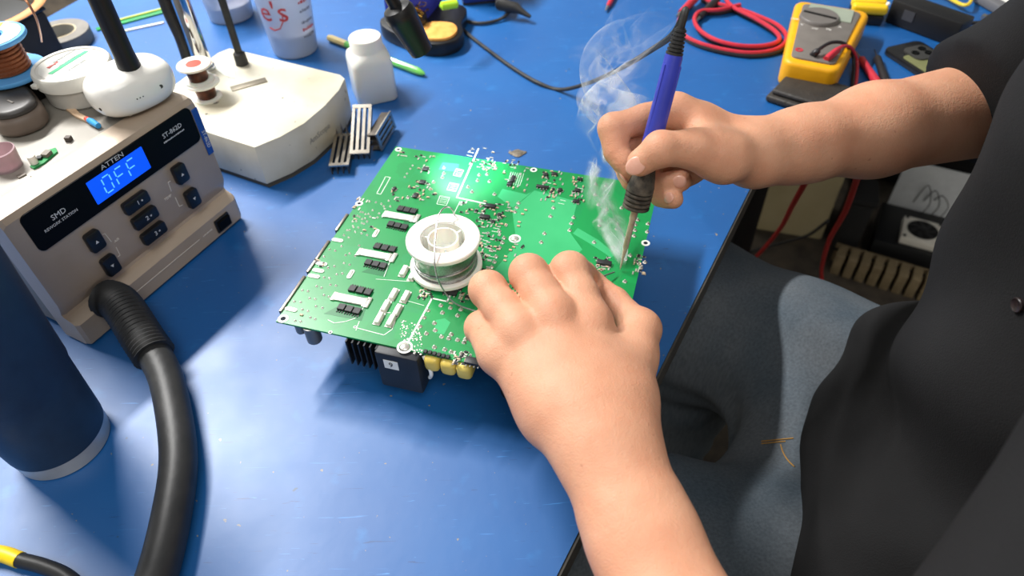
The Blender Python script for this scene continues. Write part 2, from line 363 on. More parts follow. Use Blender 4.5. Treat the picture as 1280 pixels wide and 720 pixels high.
for x, y in ((412, 312), (419, 313.5), (427, 308), (432, 319), (437, 317), (449, 307), (452, 292), (459, 294), (444, 320), (405, 321), (410, 335), (418, 333), (421, 343), (428, 342), (430, 329), (437, 331), (396, 358), (402, 360), (405, 347), (412, 348), (413, 356), (420, 357), (378, 363), (385, 364), (387, 373), (394, 374), (368, 377), (376, 378), (378, 387), (385, 389), (395, 383), (403, 385), (405, 369), (411, 371), (369, 401), (376, 402), (388, 397), (394, 399), (430, 294), (436, 297), (442, 284), (434, 288),
             (447, 270), (451, 265), (453, 274), (457, 268), (459, 277), (463, 271), (466, 263), (470, 253), (477, 255), (480, 258), (486, 251), (488, 258), (474, 267), (481, 261), (472, 272), (466, 284), (462, 252), (516, 207), (513, 211), (509, 217), (506, 221.5), (455, 280), (441, 277)):
    joint(x, y, .0012, .0009)
for k in range(5):
    for j in range(2): joint(437+k*4.2+j*7, 288-k*5.6+j*2.2, .0011, .0009)
for k in range(46):
    joint(545+random.random()*60, 183+random.random()*4+0, .0005, .0003) if False else None
for k in range(90):        # flux and stray solder flecks near the front edge
    x = 500+random.random()*28; y = 400+random.random()*38+ (x-500)*.2
    joint(x, y, .0003+random.random()*.0006, .0003)
sj.build('solder_joints', tin, board, kind='stuff')
sm = MB(); smc = MB(); smk = MB()
def cluster(x0, y0, x1, y1, n, seed):
    rnd = random.Random(seed)
    for k in range(n):
        x = x0+(x1-x0)*rnd.random(); y = y0+(y1-y0)*rnd.random()
        c = bq(x, y); al = rnd.random() < .5; s1, s2 = (.0024, .0013) if al else (.0013, .0024)
        t = rnd.random(); body = smc if t < .3 else (smk if t < .55 else None)
        sm.box((c.x, c.y, PZ+.0003), (s1*1.5 if al else s1, s2 if al else s2*1.5, .0005))
        if body is not None: body.box((c.x, c.y, PZ+.0007), (s1, s2, .0010))
for i, (x0, y0, x1, y1, n) in enumerate(((596, 252, 640, 285, 46), (600, 290, 628, 318, 26), (598, 300, 612, 350, 24), (676, 214, 704, 250, 40), (714, 222, 730, 256, 26), (626, 200, 660, 240, 26), (486, 233, 545, 252, 26), (516, 194, 545, 202, 7), (519, 206, 536, 232, 10), (520, 356, 540, 374, 20), (560, 364, 600, 380, 20), (738, 322, 762, 338, 22), (790, 316, 806, 350, 18), (566, 440, 590, 456, 26), (440, 245, 470, 290, 14), (585, 185, 620, 215, 30), (388, 325, 408, 336, 8), (498, 190, 512, 196, 6), (742, 340, 760, 372, 20), (640, 300, 655, 345, 8), (575, 250, 590, 268, 10))):
    cluster(x0, y0, x1, y1, n, 100+i)
for q in ((657, 263), (653, 268), (649, 278), (648, 283), (692, 247), (691, 252), (642, 309.5), (638, 313), (632, 321), (631, 326), (377, 394)):
    brect(smc, *q, .0026, .0016, .001)
sm.build('small_pads', tin, board, kind='stuff'); smc.build('small_capacitors', mat('ceramic_tan', '#d3bfa2', .5, hex2='#b79c7d', scale=400), board, kind='stuff'); smk.build('small_resistors', chip, board, kind='stuff')
conn_m = mat('connector_shell', '#9c938a', .3, .85, hex2='#7d756c', scale=60)
# edge connectors on the left, hanging below the board
for (x0, y0), (x1, y1) in (((409, 301), (381, 340)), ((378, 345), (350, 390)), ((434.5, 268), (421, 289))):
    a = bq(x0, y0); c = bq(x1, y1); ln = abs(a.y-c.y)
    o = MB().box((-.0014, (a.y+c.y)/2, PZ-.0052), (.0028, ln, .0128), 0, .0005).build('edge_connector', conn_m, board)
    MB().box((-.0031, (a.y+c.y)/2, PZ-.0060), (.0010, ln*.86, .0080)).build('socket', chip, o)
# parts on the underside: can, heat sink, transformer block, film capacitors
def under(px, py, z): return bf.i @ P(px, py, z)
canm = mat('aluminium_can', '#8d8b88', .4, .6, hex2='#6f6d6a')
for x, y, r, h in ((381, 414, .0062, .018), (366, 409, .0042, .012)):
    c = bq(x, y); MB().lathe([(.0001, -h), (r*.9, -h), (r, -h+.001), (r, 0)], (c.x, c.y+.008, PZ-TH), 20).build('electrolytic_can', canm, board)
hs = mat('anodised_black', '#1d1e21', .45, .5, hex2='#2b2c30')
for k in range(6):
    c = bq(432+k*7.5, 424+k*1.8); MB().box((c.x, c.y+.016, PZ-TH-.014), (.0012, .034, .028)).build('heatsink_fin', hs, board)
c = bq(493, 441)
tb = MB().box((c.x+.001, c.y+.0165, PZ-TH-.0215), (.036, .037, .043), 0, .002).build('transformer_block', mat('transformer_dark', '#2a2d33', .5, hex2='#1c1e22'), board)
fz = c.y+.0165-.0186
MB().box((c.x-.004, fz, PZ-TH-.012), (.012, .0004, .010)).build('sticker', white_p, tb)
MB().text('9', .008, Matrix.Translation((c.x-.004, fz-.0004, PZ-TH-.012)) @ Matrix.Rotation(PI/2, 4, 'X')).build('sticker_print', chip, tb)
wl = [Vector((c.x+.021, c.y+.006, PZ-.004))+Vector((.006*math.sin(t), -.004*math.sin(t), -.02*t/2.2)) for t in np.linspace(0, 2.6, 10)]
MB().tube(wl, .0016, 8).build('lead_wire', white_p, board)
for x, y in ((537, 448), (557.5, 453), (578, 458)):
    c = bq(x, y); MB().box((c.x, c.y+.010, PZ-TH-.0075), (.0125, .022, .015), 0, .004, 3).build('film_capacitor', mat('film_yellow', '#e0c867', .4, hex2='#d2b652'), board)
for px_, py_ in ((770, 300), (770, 420), (680, 260), (640, 430), (560, 330), (460, 300)):     # further tall parts carrying the board
    c = bq(px_, py_); MB().lathe([(.0001, -PZ+TH), (.0105, -PZ+TH), (.011, -PZ+TH+.001), (.011, 0)], (c.x, c.y, PZ-TH), 20).build('tall_capacitor', hs, board)

def strokes(mb, w, h, m, seed):          # a line of print too small to read
    rnd = random.Random(seed); x = -w/2
    while x < w/2:
        l = h*rnd.uniform(.4, 1.3); mb.box((x+l/2, rnd.uniform(-.1, .1)*h, .0001), (l*.7, h*rnd.uniform(.5, 1), .0002), m=m); x += l
# ================================================================== solder spool on the board
plastic_w = mat('white_plastic', '#f2f0e8', .42, hex2='#ebe9df', scale=20, sss=.25)
solder = mat('solder_wire', '#c4c4c2', .30, .9, hex2='#8f8f8d', scale=900)
SP = P(558, 331, PZ+.004)
sf = Frame((SP.x, SP.y, PZ+.0024), math.radians(20))
sp = thing('solder_spool', 'white plastic spool of solder wire standing on the green circuit board', 'spool', sf)
R_ = .0305; FT = .0045; SHH = .033
def flange(z):
    return MB().lathe([(.0190, z), (R_-.0008, z), (R_, z+.0008), (R_, z+FT-.0008), (R_-.0008, z+FT), (.0190, z+FT)], n=64, close=True)
flange(0).build('bottom_flange', plastic_w, sp)
tf = flange(SHH-FT); tf.build('top_flange', plastic_w, sp)
hb = MB().lathe([(.0115, .001), (.0128, .001), (.0128, SHH-.0006), (.0115, SHH-.0006)], n=40, close=True)
hb.lathe([(.0182, .001), (.0200, .001), (.0200, SHH-.001), (.0182, SHH-.001)], n=48, close=True)
for k in range(3):
    a = 2*PI*k/3+.35; hb.box((.0155*math.cos(a), .0155*math.sin(a), SHH/2-.0015), (.0068, .0014, SHH-.004), a)
hb.lathe([(.0001, .0150), (.0190, .0150), (.0190, .0160), (.0001, .0160)], n=32)
hb.build('hub', plastic_w, sp)
wn = []; turns = 30
prof = []
for k in range(turns):
    z0 = FT+.0003+k*(SHH-2*FT-.0006)/turns; z1 = FT+.0003+(k+1)*(SHH-2*FT-.0006)/turns
    rb = .0258+.00025*math.sin(k*.35)
    prof += [(rb-.00007, z0), (rb, (z0+z1)/2)]
prof = [(.0195, FT+.0002)]+prof+[(.0195, SHH-FT-.0002)]
wo = MB().lathe(prof, n=56, close=True).build('wound_wire', solder, sp)
lw = MB()
for zz, tilt, ph in ((.0070, .0022, 0), (.0062, .0035, 1.0), (.012, .003, 2.2)):
    lw.tube([(.0263*math.cos(a), .0263*math.sin(a), zz+tilt*math.sin(a+ph)) for a in np.linspace(0, 2*PI, 48)], .0006, 6)
lw.build('loose_turns', solder, wo)
c0 = Vector((.0168*math.cos(1.15), .0168*math.sin(1.15), SHH+.0002))
wp = [sf.loc(PP(570, 279, Vector((0, 0, PZ+.0024+SHH-.012)), Vector((0, 0, 1)))), sf.loc(P(566, 263, PZ+.042)), sf.loc(P(557, 259, PZ+.046)), sf.loc(P(548, 270, PZ+.046)), sf.loc(P(544, 298, PZ+.043)), sf.loc(P(543, 325, PZ+.038)), sf.loc(P(546, 345, PZ+.030)), sf.loc(P(554, 362, PZ+.014)), sf.loc(P(566, 377, PZ+.006)), sf.loc(P(585, 386, PZ+.004)), sf.loc(P(615, 392, PZ+.004)), sf.loc(P(660, 385, PZ+.003)), sf.loc(P(715, 366, PZ+.005)), sf.loc(P(742, 350, PZ+.008)), sf.loc(P(768, 340, PZ+.004))]
MB().tube(spline(wp, 6), .00065, 6).build('wire_end', solder, sp)

# ================================================================== soldering iron in the right hand
TIP = P(775, 337, PZ+.0015); IE = Vector((.124, .470, .2440))
AX = (IE-TIP); IL = AX.length; AX.normalize()
z_ = AX; x_ = z_.cross(Vector((0, 0, 1))).normalized(); y_ = z_.cross(x_)
IM = Matrix((x_, y_, z_)).transposed().to_4x4(); IM.translation = TIP
iron = thing('soldering_iron', 'blue handled soldering iron with a black ribbed grip held in the right hand', 'soldering iron')
iron.matrix_world = IM
blue_h = mat('violet_blue_plastic', '#3d47b8', .35, hex2='#343ea6', scale=40); rub = mat('black_rubber', '#242426', .6, hex2='#33322f', scale=90, bump=.2)
ste = mat('heated_steel', '#d6c7b3', .4, .25, hex2='#b09a82', scale=200); dirty = mat('burnt_rubber', '#2a2724', .75, hex2='#5a5348', scale=160, mixw=.35, bump=.3)
def ipt(frac): return TIP + AX*(IL*frac)
MB().lathe([(.0002, 0), (.0008, .003), (.0010, .010), (.0018, .018), (.0018, .030)], n=18).build('tip', ste, iron)
MB().lathe([(.0018, .020), (.0024, .021), (.0025, .046), (.0030, .047), (.0030, .058), (.0022, .058)], n=20).build('barrel', ste, iron)
pr_ = [(.0030, .0560)]
for k in range(4):
    z = .0570+k*.0036; pr_ += [(.0104, z), (.0108, z+.0005), (.0108, z+.0020), (.0088, z+.0023), (.0088, z+.0035)]
pr_ += [(.0106, .0715), (.0106, .076), (.0094, .083), (.0080, .090), (.0078, .100)]
MB().lathe(pr_, n=28).build('ribbed_collar', dirty, iron)
MB().lathe([(.0078, .090), (.0084, .094), (.0084, .100), (.0076, .104), (.0062, .104)], n=24).build('grip', dirty, iron)
hp = MB()
hp.lathe([(.0062, .100), (.0074, .102), (.0076, .112), (.0070, .140), (.0065, IL-.016), (.0058, IL-.013), (.0040, IL-.012)], n=24)
hp.build('handle', blue_h, iron)
rg = MB()
for k in range(3):
    a = k*2*PI/3; MB().box((.0066*math.cos(a), .0066*math.sin(a), .140), (.0016, .0022, .060), a, .0005).build('handle_rib', blue_h, iron)
pb = []
for k in range(7):
    z = IL-.014+k*.0026; pb += [(.0062-.0003*k, z), (.0062-.0003*k, z+.0014), (.0047-.0002*k, z+.0016), (.0047-.0002*k, z+.0025)]
MB().lathe([(.004, IL-.016)]+pb+[(.002, pb[-1][1])], n=18).build('cable_boot', rub, iron)
ii = IM.inverted()
cab = [ii @ IE, ii @ (IE+AX*.016), ii @ P(842, 42, .235), ii @ P(815, 62, .19), ii @ P(775, 86, .10), ii @ P(735, 104, .035), ii @ P(700, 112, .0035), ii @ P(672, 103, .0035), ii @ P(640, 84, .0035), ii @ P(610, 62, .0035), ii @ P(588, 45, .0035), ii @ P(575, 33, .0035)]
MB().tube(spline(cab, 8), .0025, 8).build('cable', rub, iron)

# ================================================================== hot-air station
S0 = P(112, 434); S1 = P(303, 272); SW = (S1-S0).length; SYAW = math.atan2((S1-S0).y, (S1-S0).x)
st = Frame((S0.x, S0.y, 0), SYAW)
SH = .145; SD = .235
sta = thing('rework_station', 'beige hot air rework station with a glowing blue display beside the navy tumbler', 'rework station', st)
beige = mat('beige_metal', '#b3a291', .42, .15, hex2='#a99886', scale=25, bump=.05); beige_d = mat('grey_top_metal', '#8f8a81', .5, .1, hex2='#7d786f', scale=14)
blackp = mat('black_panel', '#0a0b0c', .4, spec=.12); silver = mat('silver_print', '#c9ccd0', .5)
BX = st.yaw
prof = [(.002, .000), (-.002, .003), (-.002, .027), (.001, .030), (.009, .033), (.010, .036), (.006, .044), (.004, .050), (.004, .138), (.0065, .143), (.013, SH), (.030, SH)]   # (depth, height) of the front moulding
bm_ = MB()
side = prof + [(.030, .000)]
vs_ = []; 
nseg = 4
xs = [0, .003, SW-.003, SW]
for xi, x in enumerate(xs):
    for d, z in side:
        ins = .003 if xi in (0, 3) else 0
        cy_, cz_ = .017, .07
        vs_.append((x, d+(cy_-d)*ins/.03, z+(cz_-z)*ins/.07))
k = len(side); fs_ = []
for a in range(3):
    for q in range(k): fs_.append((a*k+q, a*k+(q+1) % k, (a+1)*k+(q+1) % k, (a+1)*k+q))
fs_.append(tuple(range(k))); fs_.append(tuple(3*k+q for q in range(k)))
bm_.add(vs_, fs_); bm_.build('front_moulding', beige, sta, ang=25)
MB().box((SW/2, .030+SD/2-.001, .0735), (SW-.010, SD, .139), 0, .004).build('case', beige_d, sta)
ft = MB()
for x in (.02, SW-.02):
    for y in (.03, SD-.01): ft.lathe([(.0001, 0), (.009, 0), (.010, .003), (.010, .006), (.0001, .006)], (x, y, 0), 16)
ft.build('rubber_feet', rub, sta)
o_f = st.m @ Vector((0, .004, 0)); n_f = (st.m.to_3x3() @ Vector((0, -1, 0)))
def sfp(px, py): v = st.i @ PP(px, py, o_f, n_f); return Vector((v.x, .004, v.z))
FM = lambda x, z, d=0.0: Matrix.Translation((x, .004-d, z)) @ Matrix.Rotation(PI/2, 4, 'X')
def fplate(name, pts, m, t=.0012, parent=sta, d0=0.0, r=.003):
    q = [sfp(*p) for p in pts]; x0, x1 = min(v.x for v in q), max(v.x for v in q); z0, z1 = min(v.z for v in q), max(v.z for v in q)
    return (x0, x1, z0, z1)
a = sfp(22, 275); b = sfp(54, 320); c = sfp(243, 120); d = sfp(254, 167)
px0, px1, pz0, pz1 = (a.x+b.x)/2, min((c.x+d.x)/2, SW-.0085), (b.z+d.z)/2, (a.z+c.z)/2
q = [sfp(*p) for p in ((101, 223), (169, 175), (187, 204), (122, 255))]
dx0, dx1, dz0, dz1 = (q[0].x+q[3].x)/2, (q[1].x+q[2].x)/2, (q[2].z+q[3].z)/2, (q[0].z+q[1].z)/2
pz1 = .1385; dz1 = pz1-.0068; dz0 -= .0015
pan = MB().prism(rrect(px1-px0, pz1-pz0, .0055), 0, .0012, m=FM((px0+px1)/2, (pz0+pz1)/2)).build('black_window', blackp, sta)
lcd_m = mat('lcd_blue', '#0a4be0', .3, emit='#0b57f5', es=.8)
dsp = MB().prism(rrect(dx1-dx0, dz1-dz0, .0006), 0, .0006, m=FM((dx0+dx1)/2, (dz0+dz1)/2, .0012)).build('display', lcd_m, sta)
lit = mat('lcd_segments', '#7fd4ff', .4, emit='#4fb4ff', es=.9)
sg = MB(); dh = min(.0160, (dz1-dz0)*.66); dw = dh*.53
dcx, dcz = (dx0+dx1)/2, (dz0+dz1)/2
def seg7(cx, cz, on):
    t = .0010; g = .0010
    H_ = {'a': dh/2, 'g': 0, 'd': -dh/2}; V_ = {'f': (-dw/2, 1), 'b': (dw/2, 1), 'e': (-dw/2, -1), 'c': (dw/2, -1)}
    for k in on:
        if k in H_: sg.box((cx+(H_[k]*.12), .004-.0019, cz+H_[k]), (dw-2*g, .0003, t))
        else:
            x, s_ = V_[k]; sg.box((cx+x+s_*dh/4*.12, .004-.0019, cz+s_*dh/4), (t, .0003, dh/2-2*g))
for k, on in enumerate(('abcdef', 'aefg', 'aefg')): seg7(dcx-.013+k*.0130, dcz, on)
sg.build('display_digits', lit, dsp)
tx = MB()
tx.text('ATTEN', .0060, FM((dx0+dx1)/2, (dz1+pz1)/2, .0013) @ Matrix.Diagonal((1.25, 1, 1, 1)))
v = sfp(72, 267); tx.text('SMD', .0068, FM(v.x, v.z, .0013)); v = sfp(75.5, 275); tx.text('REWORK STATION', .0036, FM(v.x, v.z, .0013))
v = sfp(214, 163); tx.text('ST-862D', .0062, FM(v.x, v.z, .0013)); v = sfp(216, 170); strokes(tx, .024, .0016, FM(v.x, v.z, .0013), 5)
tx.build('panel_print', silver, pan, kind='stuff')
pw = mat('pale_print', '#ddd5ca', .6)
fp = MB()
v = sfp(210, 247); fp.text('TEMP', .0036, FM(v.x, v.z, .0001)); v = sfp(146, 300); fp.text('AIR', .0036, FM(v.x, v.z, .0001))
def fline(p, q_):
    a = sfp(*p); b = sfp(*q_); dd = b-a; L_ = dd.length
    fp.box(((a.x+b.x)/2, .0038, (a.z+b.z)/2), (L_, .0003, .0006), rot=Matrix.Rotation(-math.atan2(dd.z, dd.x), 3, 'Y'))
fline((214, 239), (210, 228)); fline((210, 228), (213, 226)); fline((219, 247), (224, 258)); fline((224, 258), (228, 256))
fline((139, 302), (131, 292)); fline((131, 292), (128, 293)); fline((145, 309), (150, 319)); fline((150, 319), (147, 321))
fp.build('front_print', pw, sta, kind='stuff')
lp = MB(); LM = lambda x: Matrix.Translation((x, -.0021, .016)) @ Matrix.Rotation(PI/2, 4, 'X')
lp.box((SW*.50, -.0021, .016), (SW*.42, .0003, .0005)); strokes(lp, .017, .0016, LM(SW*.235), 3); strokes(lp, .012, .0016, LM(SW*.765), 4); lp.build('lower_print', pw, sta, kind='stuff')
btn = mat('black_button', '#17181b', .3)
def button(px, py, w, h, sym, dirn=None, lab=None):
    v = sfp(px, py)
    o = MB().prism(rrect(w, h, min(w, h)*.22), 0, .0055, .0012, m=FM(v.x, v.z)).build('button', btn, sta)
    s_ = MB(); m_ = FM(v.x, v.z, .0056)
    if dirn: s_.prism([(-.0016, -.0014*dirn), (.0016, -.0014*dirn), (0, .0014*dirn)], 0, .0002, m=m_)
    else:
        s_.text(sym, .0062, m_ @ Matrix.Translation((.0005, 0, 0))); s_.lathe([(.0004, 0), (.0009, 0), (.0009, .0002), (.0004, .0002)], (.0046, .0002, 0), 10, m=m_, close=True)
    s_.build('button_mark', silver, o)
button(167, 252, .0265, .0125, '1'); button(178.5, 271, .0265, .0125, '2'); button(189.5, 290, .0265, .0125, '3')
button(222.5, 216, .0140, .0195, '', 1); button(238, 246.5, .0140, .0195, '', -1); button(115.5, 300, .0140, .0195, '', 1); button(135.5, 330, .0140, .0195, '', -1)
v = st.i @ P(275.5, 277, .016)
ps = MB().box((SW-.026, -.0030, .0145), (.019, .003, .0150), 0, .001).build('power_switch', btn, sta)
MB().box((SW-.026, -.0050, .0150), (.015, .003, .0110), rot=Matrix.Rotation(math.radians(10), 3, 'X')).build('rocker', blackp, ps)
# blue side sticker with the model number
sb = mat('blue_sticker', '#1c4a9c', .4)
ss = MB().box((SW-.0038, .0036, .108), (.0070, .0012, .050), 0, .0004, 1).build('side_sticker', sb, sta)
MB().text('ST-862D', .0052, Matrix.Translation((SW-.0038, .0028, .100)) @ Matrix.Rotation(PI/2, 4, 'X') @ Matrix.Rotation(-PI/2, 4, 'Z')).build('sticker_print', silver, ss)
# hose
hm = mat('hose_rubber', '#1f2021', .48, hex2='#2b2b2b', scale=80, bump=.1)
h0 = sfp(142, 391); h0 = Vector((h0.x, 0, h0.z))
hw = [Vector((h0.x, .002, .030)), Vector((h0.x, -.018, .030)), st.at(178, 422, .026), st.at(203, 462, .019), st.at(216, 510, .0145), st.at(223, 575, .014), st.at(214, 645, .014), st.at(194, 725, .014), st.at(160, 800, .014)]
hs_ = spline(hw, 10); nc = 27
rr_ = [(.0165+(.0008 if i % 2 else -.0006)) for i in range(nc)]
MB().tube(hs_[nc-2:], .0135, 20).build('hose', hm, sta)
cu_ = MB(); fine = spline(hw, 10)[:nc]; f2 = []; r2 = []
for i in range(len(fine)-1):
    for j in range(2):
        f2.append(fine[i].lerp(fine[i+1], j/2)); r2.append(.0172 if j else .0158)
cu_.tube(f2, r2, 20).build('hose_cuff', hm, sta)

# ================================================================== things on top of the station
TZ = SH-.0018+.0005
def top(px, py, z=0): return P(px, py, SH+z)
TOPZ = .143
lampw = mat('glossy_white', '#f2f0ea', .22, hex2='#efece5', coat=.3)
blk = mat('satin_black', '#131314', .35, hex2='#1b1b1c')
lc = P(164, 108, TOPZ+.020); lf = Frame((lc.x, lc.y, SH+.0003), math.radians(48))
lm = thing('desk_lamp', 'white pebble shaped desk lamp with a black pole on the rework station', 'lamp', lf)
body = MB(); vs_ = []; fs_ = []; nu, nv = 40, 18
for j in range(nv+1):
    ph = -PI/2+PI*j/nv
    for i in range(nu):
        th = 2*PI*i/nu; sg_ = lambda t, e: math.copysign(abs(t)**e, t)
        cr = sg_(math.cos(ph), .62)
        vs_.append((.0372*cr*sg_(math.cos(th), .78), .0270*cr*sg_(math.sin(th), .78), .0195+.0195*sg_(math.sin(ph), .75)))
for j in range(nv):
    for i in range(nu): fs_.append((j*nu+i, j*nu+(i+1) % nu, (j+1)*nu+(i+1) % nu, (j+1)*nu+i))
body.add(vs_, fs_).build('base', lampw, lm, ang=80)
pc = lf.loc(P(163, 86, TOPZ+.038)); 
MB().lathe([(.0098, -.004), (.0094, .004), (.0084, .012), (.0082, .36), (.0001, .362)], (pc.x, pc.y, .038), 24).build('pole', blk, lm)
MB().box((pc.x+.09, pc.y-.05, .404), (.24, .036, .010), math.radians(-30), .004).build('light_bar', lampw, lm)
n_l = lf.loc(P(186, 109.5, TOPZ+.018)); n2 = lf.loc(P(164, 122, TOPZ+.018)); n3 = lf.loc(P(124, 127, TOPZ+.015))
MB().prism(rrect(.0095, .0034, .0016), -.0028, .0006, m=Matrix.Translation((.0120, -.0254, .020)) @ Matrix.Rotation(PI/2, 4, 'X')).build('usb_port', mat('port_dark', '#4a443d', .5, .3), lm)
lv = MB()
for k in range(3): lv.sphere((-.0085+k*.0028, -.0268, .019), .0006, u=8, v=6)
lv.build('indicator_dots', btn, lm)
MB().sphere((-.0338, -.0106, .016), (.0022, .0022, .0026), u=10, v=8).build('side_hole', mat('port_dark', '#4a443d'), lm)

tinw = mat('tub_white', '#dcd9d0', .5, hex2='#c9c5ba', scale=18); tubg = mat('tub_side', '#c4c1b9', .55, hex2='#b5b1a8')
tc_ = P(87, 78, TOPZ+.032); tfm = Frame((tc_.x, tc_.y, TOPZ), SYAW)
tub = thing('flux_tub', 'round white flux tub with a green striped label on the rework station', 'tub', tfm)
MB().lathe([(.0001, 0), (.028, 0), (.030, .002), (.0315, .022), (.0001, .022)], n=48).build('tub_body', tubg, tub)
ld = MB().lathe([(.0310, .018), (.0338, .019), (.0338, .029), (.0325, .031), (.0300, .0305), (.0295, .0295), (.0001, .0295)], n=56).build('lid', tinw, tub)
ln_ = MB().lathe([(.0001, .0296), (.0270, .0296), (.0270, .0299), (.0001, .0299)], n=40).build('lid_label', mat('label_paper', '#e9e6dc', .6), ld)
MB().box((.002, .005, .0301), (.044, .0042, .0004), .12).build('green_stripe', mat('label_green', '#38b27a', .5), ld)
t_ = MB(); strokes(t_, .012, .0040, Matrix.Translation((-.008, .0140, .0301)) @ Matrix.Rotation(.1, 4, 'Z'), 7); t_.build('label_red_print', mat('label_red', '#c2413a', .6), ld, kind='stuff')
t_ = MB()
for k in range(3): strokes(t_, .026-.004*k, .0022, Matrix.Translation((.008-.004*k, .0185-.0105*k*(1 if k < 2 else 1.2), .0301)) @ Matrix.Rotation(.1, 4, 'Z'), 20+k)
t_.build('label_print', mat('label_grey', '#8a8f88', .6), ld, kind='stuff')
MB().box((-.0335, .008, .024), (.006, .006, .004), .2, .001).build('lid_tab', tinw, ld)

# copper wire spool (blue), standing on a black box at the back of the station
tpb = P(26, 116, TOPZ); cf = Frame((P(15, 92, TOPZ+.025).x, P(15, 92, TOPZ+.025).y, TOPZ), SYAW)
MBX = MB().box((0, 0, .0125), (.046, .034, .025), 0, .002); bb = MBX.build('black_box', blk); bb.matrix_world = cf.m
tag(bb, 'small black box under the blue copper wire spool', 'box')
cs = thing('copper_wire_spool', 'light blue spool of brown copper wire on the small black box', 'spool', Frame((cf.o.x, cf.o.y, TOPZ+.0252), SYAW))
bl2 = mat('sky_blue_plastic', '#5ea3dc', .4, hex2='#4f97d3'); cw = mat('copper_wire', '#9c5f3e', .4, .45, hex2='#7e4a30', scale=500)
MB().lathe([(.010, 0), (.0295, 0), (.0300, .001), (.0300, .003), (.0295, .004), (.010, .004)], n=48, close=True).build('bottom_flange', bl2, cs)
uf = MB().lathe([(.010, .032), (.0275, .032), (.0282, .033), (.0282, .0348), (.0275, .0358), (.010, .0358)], n=48, close=True).build('top_flange', bl2, cs)
MB().lathe([(.0108, .0359), (.0245, .0359), (.0245, .0362), (.0108, .0362)], n=40, close=True).build('paper_ring', mat('label_cream', '#efe6bf', .6, hex2='#f4f0e2', scale=40), uf)
MB().box((.014, .010, .0364), (.012, .007, .0003), .6).build('yellow_print', mat('label_yellow', '#f1cf2d', .5), uf)
MB().lathe([(.0088, .001), (.0106, .001), (.0106, .0352), (.0088, .0352)], n=32, close=True).build('hub', bl2, cs)
pf = [(.0106, .0042)]
for k in range(22): pf += [(.0178+.0006*math.sin(k*2.1), .0045+k*.00124), (.0184+.0006*math.sin(k*2.1), .0051+k*.00124)]
MB().lathe(pf+[(.0106, .0318)], n=40, close=True).build('wound_copper', cw, cs)
i_ = Frame((cf.o.x, cf.o.y, TOPZ+.0252), SYAW)
lp_ = [i_.loc(P(52, 52, TOPZ+.05)), i_.loc(P(50, 40, TOPZ+.085)), i_.loc(P(44, 20, TOPZ+.11)), i_.loc(P(28, -5, TOPZ+.125)), i_.loc(P(5, -22, TOPZ+.12)), i_.loc(P(-25, -10, TOPZ+.10)), i_.loc(P(-30, 40, TOPZ+.07))]
MB().tube(spline(lp_, 8), .0009, 6).build('copper_tail', mat('copper_bright', '#c98a62', .35, .5), cs)
# dark rounded case at the left
ga_ = P(2, 112, TOPZ+.012); gb_ = P(34, 160, TOPZ+.012); g1 = (ga_+gb_)/2; gd = gb_-ga_; gf = Frame((g1.x, g1.y, TOPZ), math.atan2(gd.y, gd.x))
mc = thing('plastic_case', 'dark grey rounded plastic case with a brown rim on the rework station', 'case', gf)
dg = mat('charcoal_plastic', '#3d3a38', .45, hex2='#343230'); br_ = mat('brown_rim', '#6f6258', .5)
MB().prism(rrect(.068, .042, .019, 8), .0, .018, .006, seg=3).build('case_body', br_, mc)
MB().prism(rrect(.062, .037, .017, 8), .016, .0235, .005, seg=3).build('case_lid', dg, mc)
MB().box((.012, 0, .0238), (.008, .0016, .0008), .3).build('lid_mark', mat('grey_mark', '#77716b', .5), mc)
# small tool with a blue cap, loose parts
a = P(77, 128, TOPZ+.003); b = P(124, 158, TOPZ+.003); d = b-a; bt = Frame((a.x, a.y, TOPZ), math.atan2(d.y, d.x)); L_ = d.length
kb = thing('flux_brush', 'small wooden flux brush with a blue plastic end lying on the station', 'brush', bt)
MB().prism([(0, -.0035), (.012, -.003), (L_*.45, -.0042), (L_*.72, -.0022), (L_*.72, .0022), (L_*.45, .0012), (.010, .0042), (0, .004)], .0, .0030, .0006).build('wooden_stick', mat('pale_wood', '#dfc3a3', .6, hex2='#cba987', scale=120), kb)
MB().tube([(L_*.66, 0, .0022), (L_*.74, 0, .0022)], .0024, 10).build('red_band', mat('label_red2', '#d9594a', .5), kb)
MB().tube([(L_*.73, 0, .0025), (L_*.80, 0, .0028), (L_*.98, 0, .0030)], [.0024, .0030, .0025], 12).build('blue_cap', mat('cap_blue', '#3a9ad6', .4), kb)
def loose(name, label, cat, px, py, w, dpt, h, yaw, m, group=None):
    p = P(px, py, TOPZ); o = MB().box((0, 0, h/2), (w, dpt, h), 0, .0003, 1).build(name, m); o.matrix_world = Matrix.Translation((p.x, p.y, TOPZ)) @ Matrix.Rotation(yaw, 4, 'Z')
    tag(o, label, cat, group); return o
greym = mat('grey_ceramic', '#7a7268', .5); wc = mat('white_ceramic', '#ece6da', .4)
g_ = 'small loose chips scattered on the station'
loose('loose_chip', 'small square grey chip lying by the green board scrap', 'chip', 27, 220, .0066, .0050, .0012, .9, greym, g_)
loose('loose_chip', 'dark upright chip lying between the green scrap and the blue capped brush', 'chip', 87, 176, .0046, .0050, .0042, 1.5, mat('dark_ceramic', '#4f463f', .5), g_)
loose('loose_chip', 'white chip lying on the lip above the printed maker name', 'chip', 120, 178, .0076, .0046, .0022, 1.1, wc, g_)
loose('loose_chip', 'white chip lying in front of the white lamp base', 'chip', 166, 145, .0068, .0040, .0026, 1.0, wc, g_)
loose('loose_chip', 'white flake lying beside the green board scrap at the lip', 'chip', 45, 218, .0078, .0040, .0012, 1.1, wc, g_)
p = P(54, 200, TOPZ); scf = Frame((p.x, p.y, TOPZ), SYAW+.1)
scr = thing('board_scrap', 'broken scrap of green circuit board on the rework station', 'board scrap', scf)
